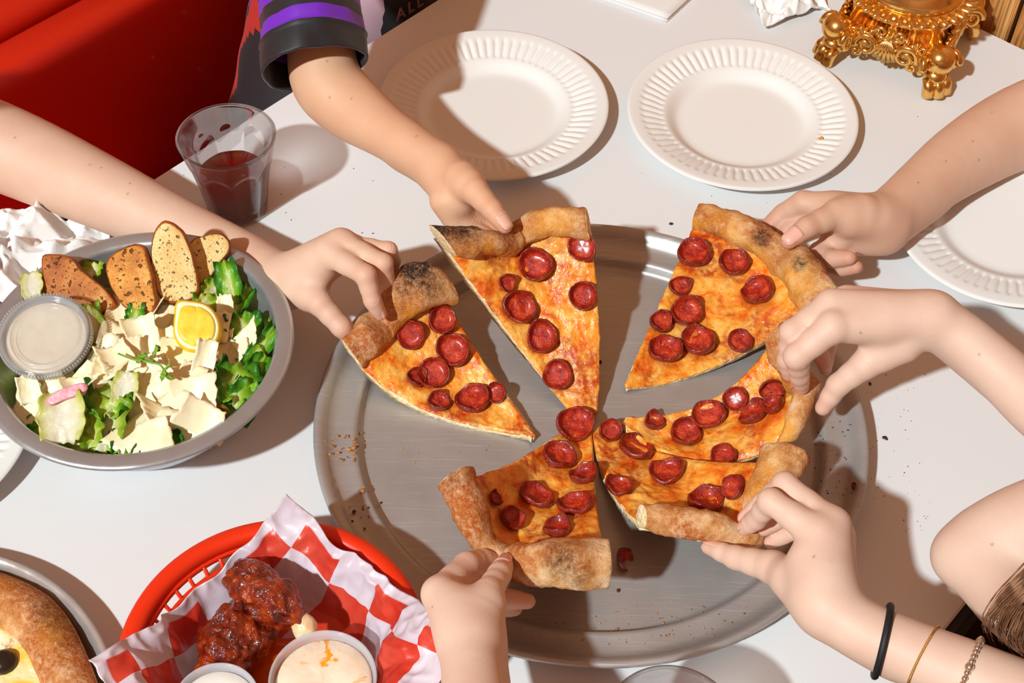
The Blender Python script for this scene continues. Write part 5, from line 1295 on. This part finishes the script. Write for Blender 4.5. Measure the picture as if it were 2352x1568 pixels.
lin = build('basket_liner', V, Fc, MT['check'], attrs=dict(print=np.r_[PR.ravel(), PR.ravel()], grease=np.r_[GR.ravel(), GR.ravel()]), uv=np.r_[UV.reshape(-1, 2), UV.reshape(-1, 2)])
tag(lin, 'red and white checked deli paper lining the red basket', 'paper liner')
MT['wing_sauce'] = m_noise2('buffalo_sauce', [(0.3, srgb(190, 50, 4)), (0.6, srgb(226, 96, 8)), (0.8, srgb(240, 130, 20))], 40, .16, .2, 60, .002)
build('sauce_puddle', *lathe([(0, .0125), (.03, .0122), (.040, .0115), (.043, .0095), (.030, .0088), (0, .0088)], 48, KC + A(.016, -.002, 0), fn=lambda r, z, th: (r * (1 + .14 * math.sin(3 * th) + .08 * math.sin(5 * th + 1)), z)), MT['wing_sauce'], lin)
# wings
MT['wing'] = m_noise2('glazed_wing', [(0.30, srgb(48, 12, 4)), (0.45, srgb(104, 26, 5)), (0.58, srgb(150, 46, 6)), (0.76, srgb(208, 110, 26))], 70, .14, .9, 150, .004, detail=6, Coat_Weight=.6, Coat_Roughness=.08)
MT['bone'] = m_noise2('wing_bone', [(0.3, srgb(226, 176, 120)), (0.7, srgb(246, 226, 190))], 90, .4, .3)
def sdf_blob(name, label, chains, mat, seed, amp=.0034, h=.0011, k=.006, parent=None, cat=None):
    pts = np.array([p + s2 * r for ch in chains for p, r in ch for s2 in (-1, 1)]); Fd = Field(pts.min(0) - .008, pts.max(0) + .008, h); F = Fd.new()
    for ch in chains: Fd.chain(F, ch, k)
    v, q_ = Fd.mesh(F, 2); c = v.mean(0)
    me = raw_mesh('t', v, q_); nn2 = np.zeros(len(v) * 3, np.float32); me.vertices.foreach_get('normal', nn2); nn2 = nn2.reshape(-1, 3); bpy.data.meshes.remove(me)
    v = v + nn2 * np.array([amp * fbm(p, 75, 3, seed) + amp * .5 * (1 - 2 * abs(nz(p, 130, seed + 4))) for p in v])[:, None]
    o = build(name, v, q_, mat, parent); return tag(o, label, cat) if label else o
dm = sdf_blob('chicken_wing', 'glazed chicken drumette with its pale bone end, uppermost in the basket', [JJ((555, 1322, .052, 30), (592, 1340, .056, 44), (640, 1378, .056, 42), (678, 1412, .052, 24)), JJ((575, 1325, .052, 30), (548, 1350, .048, 26)), JJ((610, 1400, .048, 30), (660, 1420, .046, 24))], MT['wing'], 3, cat='chicken wing')
sdf_blob('bone_end', None, [JJ((668, 1405, .051, 20), (692, 1428, .048, 17), (704, 1440, .046, 21)), JJ((704, 1440, .046, 20), (694, 1452, .044, 18))], MT['bone'], 5, .0007, parent=dm)
sdf_blob('chicken_wing', 'flat glazed chicken wing lying under the drumette in the basket', [JJ((596, 1398, .036, 40), (556, 1432, .036, 50), (516, 1490, .034, 48), (480, 1538, .030, 26)), JJ((570, 1400, .036, 36), (500, 1470, .032, 36)), JJ((600, 1450, .032, 34), (540, 1520, .030, 38))], MT['wing'], 8, cat='chicken wing')
MT['ranch'] = m_noise2('white_dip', [(0.3, srgb(240, 236, 226)), (0.7, srgb(250, 248, 242))], 40, .3, .2, 60, .002)
def m_aioli():
    M = Mat('spiced_dip'); n = M.noise(42, 3, .5, dist=2.0); s = M.ramp(n, [(.56, 0.0), (.64, 1.0)]); c = M.mix(s, M.ramp(M.noise(40, 2), [(.4, srgb(240, 216, 188)), (.6, srgb(248, 232, 208))]), srgb(240, 160, 20)); M.set(Base_Color=c, Roughness=.28); M.bump(M.noise(60, 3), .35, .003); return M.m
MT['aioli'] = m_aioli()
def sauce_cup(c, R, h, label, mat, seed):
    root = empty('sauce_cup', c - A(0, 0, h)); tag(root, label, 'cup')
    build('cup', *lathe([(0, -h), (R * .74, -h), (R * .78, -h + .0015), (R * .93, -.004), (R * .94, -.0005), (R * .985, .0006), (R, -.0006), (R * .995, -.002), (R * .96, -.002), (R * .955, -.005), (R * .81, -h + .001), (0, -h - .001)], 72, c), MT['cloudy_plastic'], root)
    build('dip', *lathe([(0, -h + .0015), (R * .76, -h + .0015), (R * .90, -.0075), (R * .86, -.0058), (R * .6, -.0045), (R * .3, -.0050), (0, -.0060)], 56, c, fn=lambda r, z, th: (r, z + (.0016 * fbm((r * math.cos(th), r * math.sin(th), 0), 60, 2, seed) if z > -.008 and r < R * .85 else 0))), mat, root)
    return root
sauce_cup(A(-.1234, .4665, .050), .0372, .036, 'round plastic cup of orange-swirled creamy dip in the basket', MT['aioli'], 2)
rc = sauce_cup(A(-.1938, .4467, .050), .0295, .034, 'small plastic cup of white dip at the bottom picture edge', MT['ranch'], 6)
# ---------------------------------------------------------------- second pizza, lower left
QC = A(-.4254, .4194, 0); QR = .1626
pp = [(0, .003), (.146, .003), (.150, .006), (.154, .013), (.1575, .018), (.1605, .0200), (.1626, .0195), (.1622, .0180), (.1600, .0182), (.156, .0155), (.152, .010), (.149, .0035), (.146, .0008), (0, .0008)]
tag(build('pizza_pan', *lathe(pp, 120, QC), MT['silver'], origin=QC), 'bright metal pan under the whole pizza at the lower left', 'pan')
pz = empty('pizza', QC + A(-.004, -.006, .0035)); tag(pz, 'whole white cheese pizza with a puffy golden crust, lower left', 'pizza')
QP = QC + A(-.002, -.004, 0)
def cr_fn(r, z, th): k = 1 + .010 * math.sin(5 * th + 2) + .006 * math.sin(9 * th); p = (math.cos(th), math.sin(th), z * 20); return r * k, max(.0042, z * (1 + .22 * fbm(p, 2.2, 2, 3)) + .0016 * fbm((r * math.cos(th), r * math.sin(th), z), 70, 3, 5))
cv, cf = lathe([(.118, .012), (.121, .017), (.126, .022), (.133, .0265), (.141, .0275), (.149, .0245), (.1540, .0215), (.1550, .0190), (.150, .0165), (.143, .0065), (.135, .0042), (.118, .0042)], 160, QP, fn=cr_fn)
cvn = np.array(cv); at_c = np.array([max(0, min(1, 2.6 * (fbm(p, 16, 2, 7) - .28))) for p in cvn]); at_t = np.clip(np.array([.8 + 1.2 * fbm(p, 22, 2, 8) for p in cvn]), 0, 1)
build('crust', cv, cf, MT['crust'], pz, attrs=dict(char=at_c * .6, toast=at_t, oily=np.clip(np.array([.35 + fbm(p, 18, 2, 3) for p in cvn]), 0, .55)))
def m_whitecheese():
    M = Mat('white_pizza_cheese'); n = M.noise(34, 5, .6, dist=.5); n2 = M.noise(60, 4, .6)
    c = M.ramp(n, [(.3, srgb(240, 180, 30)), (.42, srgb(244, 214, 110)), (.55, srgb(250, 240, 206)), (.8, srgb(246, 226, 170))]); c = M.mix(M.ramp(n2, [(.60, 0.0), (.70, .9)]), c, srgb(186, 96, 24)); M.set(Base_Color=c, Roughness=.28); M.bump(n2, .6, .004); return M.m
MT['whitecheese'] = m_whitecheese()
chz = build('cheese', *lathe([(0, .0105), (.03, .0105), (.06, .0108), (.09, .0108), (.118, .0125), (.124, .0125), (.112, .0045), (0, .0045)], 120, QP, fn=lambda r, z, th: (r, z + (.0022 * fbm((r * math.cos(th), r * math.sin(th), 1), 45, 3, 2) if z > .008 else 0))), MT['whitecheese'], pz)
MT['black_olive'] = simple('black_olive', (.02, .012, .008), .2)
for (x, y) in ((8, 1520), (-60, 1450), (-90, 1580)): build('olive', *ball(P(x, y, .013), .010, 16, 10, (1, 1, .7)), MT['black_olive'], chz)
# ---------------------------------------------------------------- crumbs
rng = random.Random(2)
MT['crumb_brown'] = m_noise2('toasted_crumbs', [(0.3, srgb(120, 60, 20)), (0.7, srgb(214, 150, 80))], 400, .7, 0)
MT['crumb_dark'] = simple('burnt_crumbs', srgb(70, 34, 18), .8)
def crumbs(name, label, spots, mat, z0):
    b = MB()
    for (x, y, r) in spots:
        c = P(x, y, z0 if not callable(z0) else z0(x, y)); R = r / scl(c); b.add(*ball(c + A(0, 0, R * .5), R, 6, 4, (rng.uniform(.7, 1.4), rng.uniform(.7, 1.3), .7)))
    tag(b.build(name, mat, smooth=False), label, 'crumbs', kind='stuff')
def pan_z(x, y):
    p = P(x, y, .004); r = np.linalg.norm((p - PANC)[:2]); return float(np.interp(r, [0, .186, .1885, .1922, .1985, .2115, .2172], [.0037, .0032, .0058, .0124, .0114, .0127, .0199]))
sp = [(rng.uniform(750, 830) + rng.gauss(0, 6), rng.uniform(990, 1060), rng.uniform(1.2, 4)) for _ in range(26)] + [(812, 1030, 7), (822, 1024, 5), (803, 1033, 6), (832, 1128, 6), (836, 1120, 4)] + [(rng.uniform(1180, 1720), rng.uniform(1380, 1480), rng.uniform(.9, 2.6)) for _ in range(120)] + [(rng.uniform(900, 1300), rng.uniform(1010, 1110), rng.uniform(.8, 2)) for _ in range(30)]
crumbs('pan_crumbs', 'golden crumbs scattered on the large aluminium pan', sp, MT['crumb_brown'], pan_z)
sp = [(rng.gauss(830, 26), rng.gauss(1190, 40), rng.uniform(1.5, 4)) for _ in range(14)] + [(rng.uniform(1870, 1960), rng.uniform(960, 1140), rng.uniform(.7, 2)) for _ in range(40)] + [(1420, 1357, 6), (1378, 832, 5)]
crumbs('burnt_crumbs', 'dark burnt crumbs on the rim of the large pan', sp, MT['crumb_dark'], pan_z)
sp = [(rng.uniform(1985, 2140), rng.uniform(860, 1220), rng.uniform(.5, 1.4)) for _ in range(60)] + [(2031, 1006, 5), (2036, 1009, 3), (1541, 515, 4), (1998, 882, 4)] + [(rng.uniform(420, 1000), rng.uniform(360, 560), rng.uniform(.7, 1.6)) for _ in range(18)] + [(rng.uniform(1300, 2300), rng.uniform(200, 520), rng.uniform(.7, 1.4)) for _ in range(14)]
crumbs('table_crumbs', 'tiny dark crumbs on the white table around the pan', [s2 for s2 in sp if np.linalg.norm((P(s2[0], s2[1]) - PANC)[:2]) > .228], MT['crumb_dark'], 0.0)
# fallen pepperoni on the pan
for (x, y, r, lab) in ((1426, 1290, 26, 'loose pepperoni piece standing on the pan beside the thick crust'), (1957, 1118, 9, 'tiny pepperoni scrap on the right rim of the pan')):
    c = P(x, y, pan_z(x, y)); R = r / scl(c); tag(place('pepperoni', PEPS[1], c + A(0, 0, R * .5), (math.radians(62), 0.3, 1.1), None, (R, R, R)), lab, 'pepperoni')
c = P(1887, 320, .0125); R = 6 / scl(c); b = MB()
for k in range(4): b.add(*ball(c + A(rng.uniform(-1, 1) * R, rng.uniform(-1, 1) * R, .0012), R * rng.uniform(.4, .8), 8, 5, (1, 1, .3)))
tag(b.build('grease_smear', MT['grease']), 'tiny orange food smear on the right one of two back plates', 'food scrap')
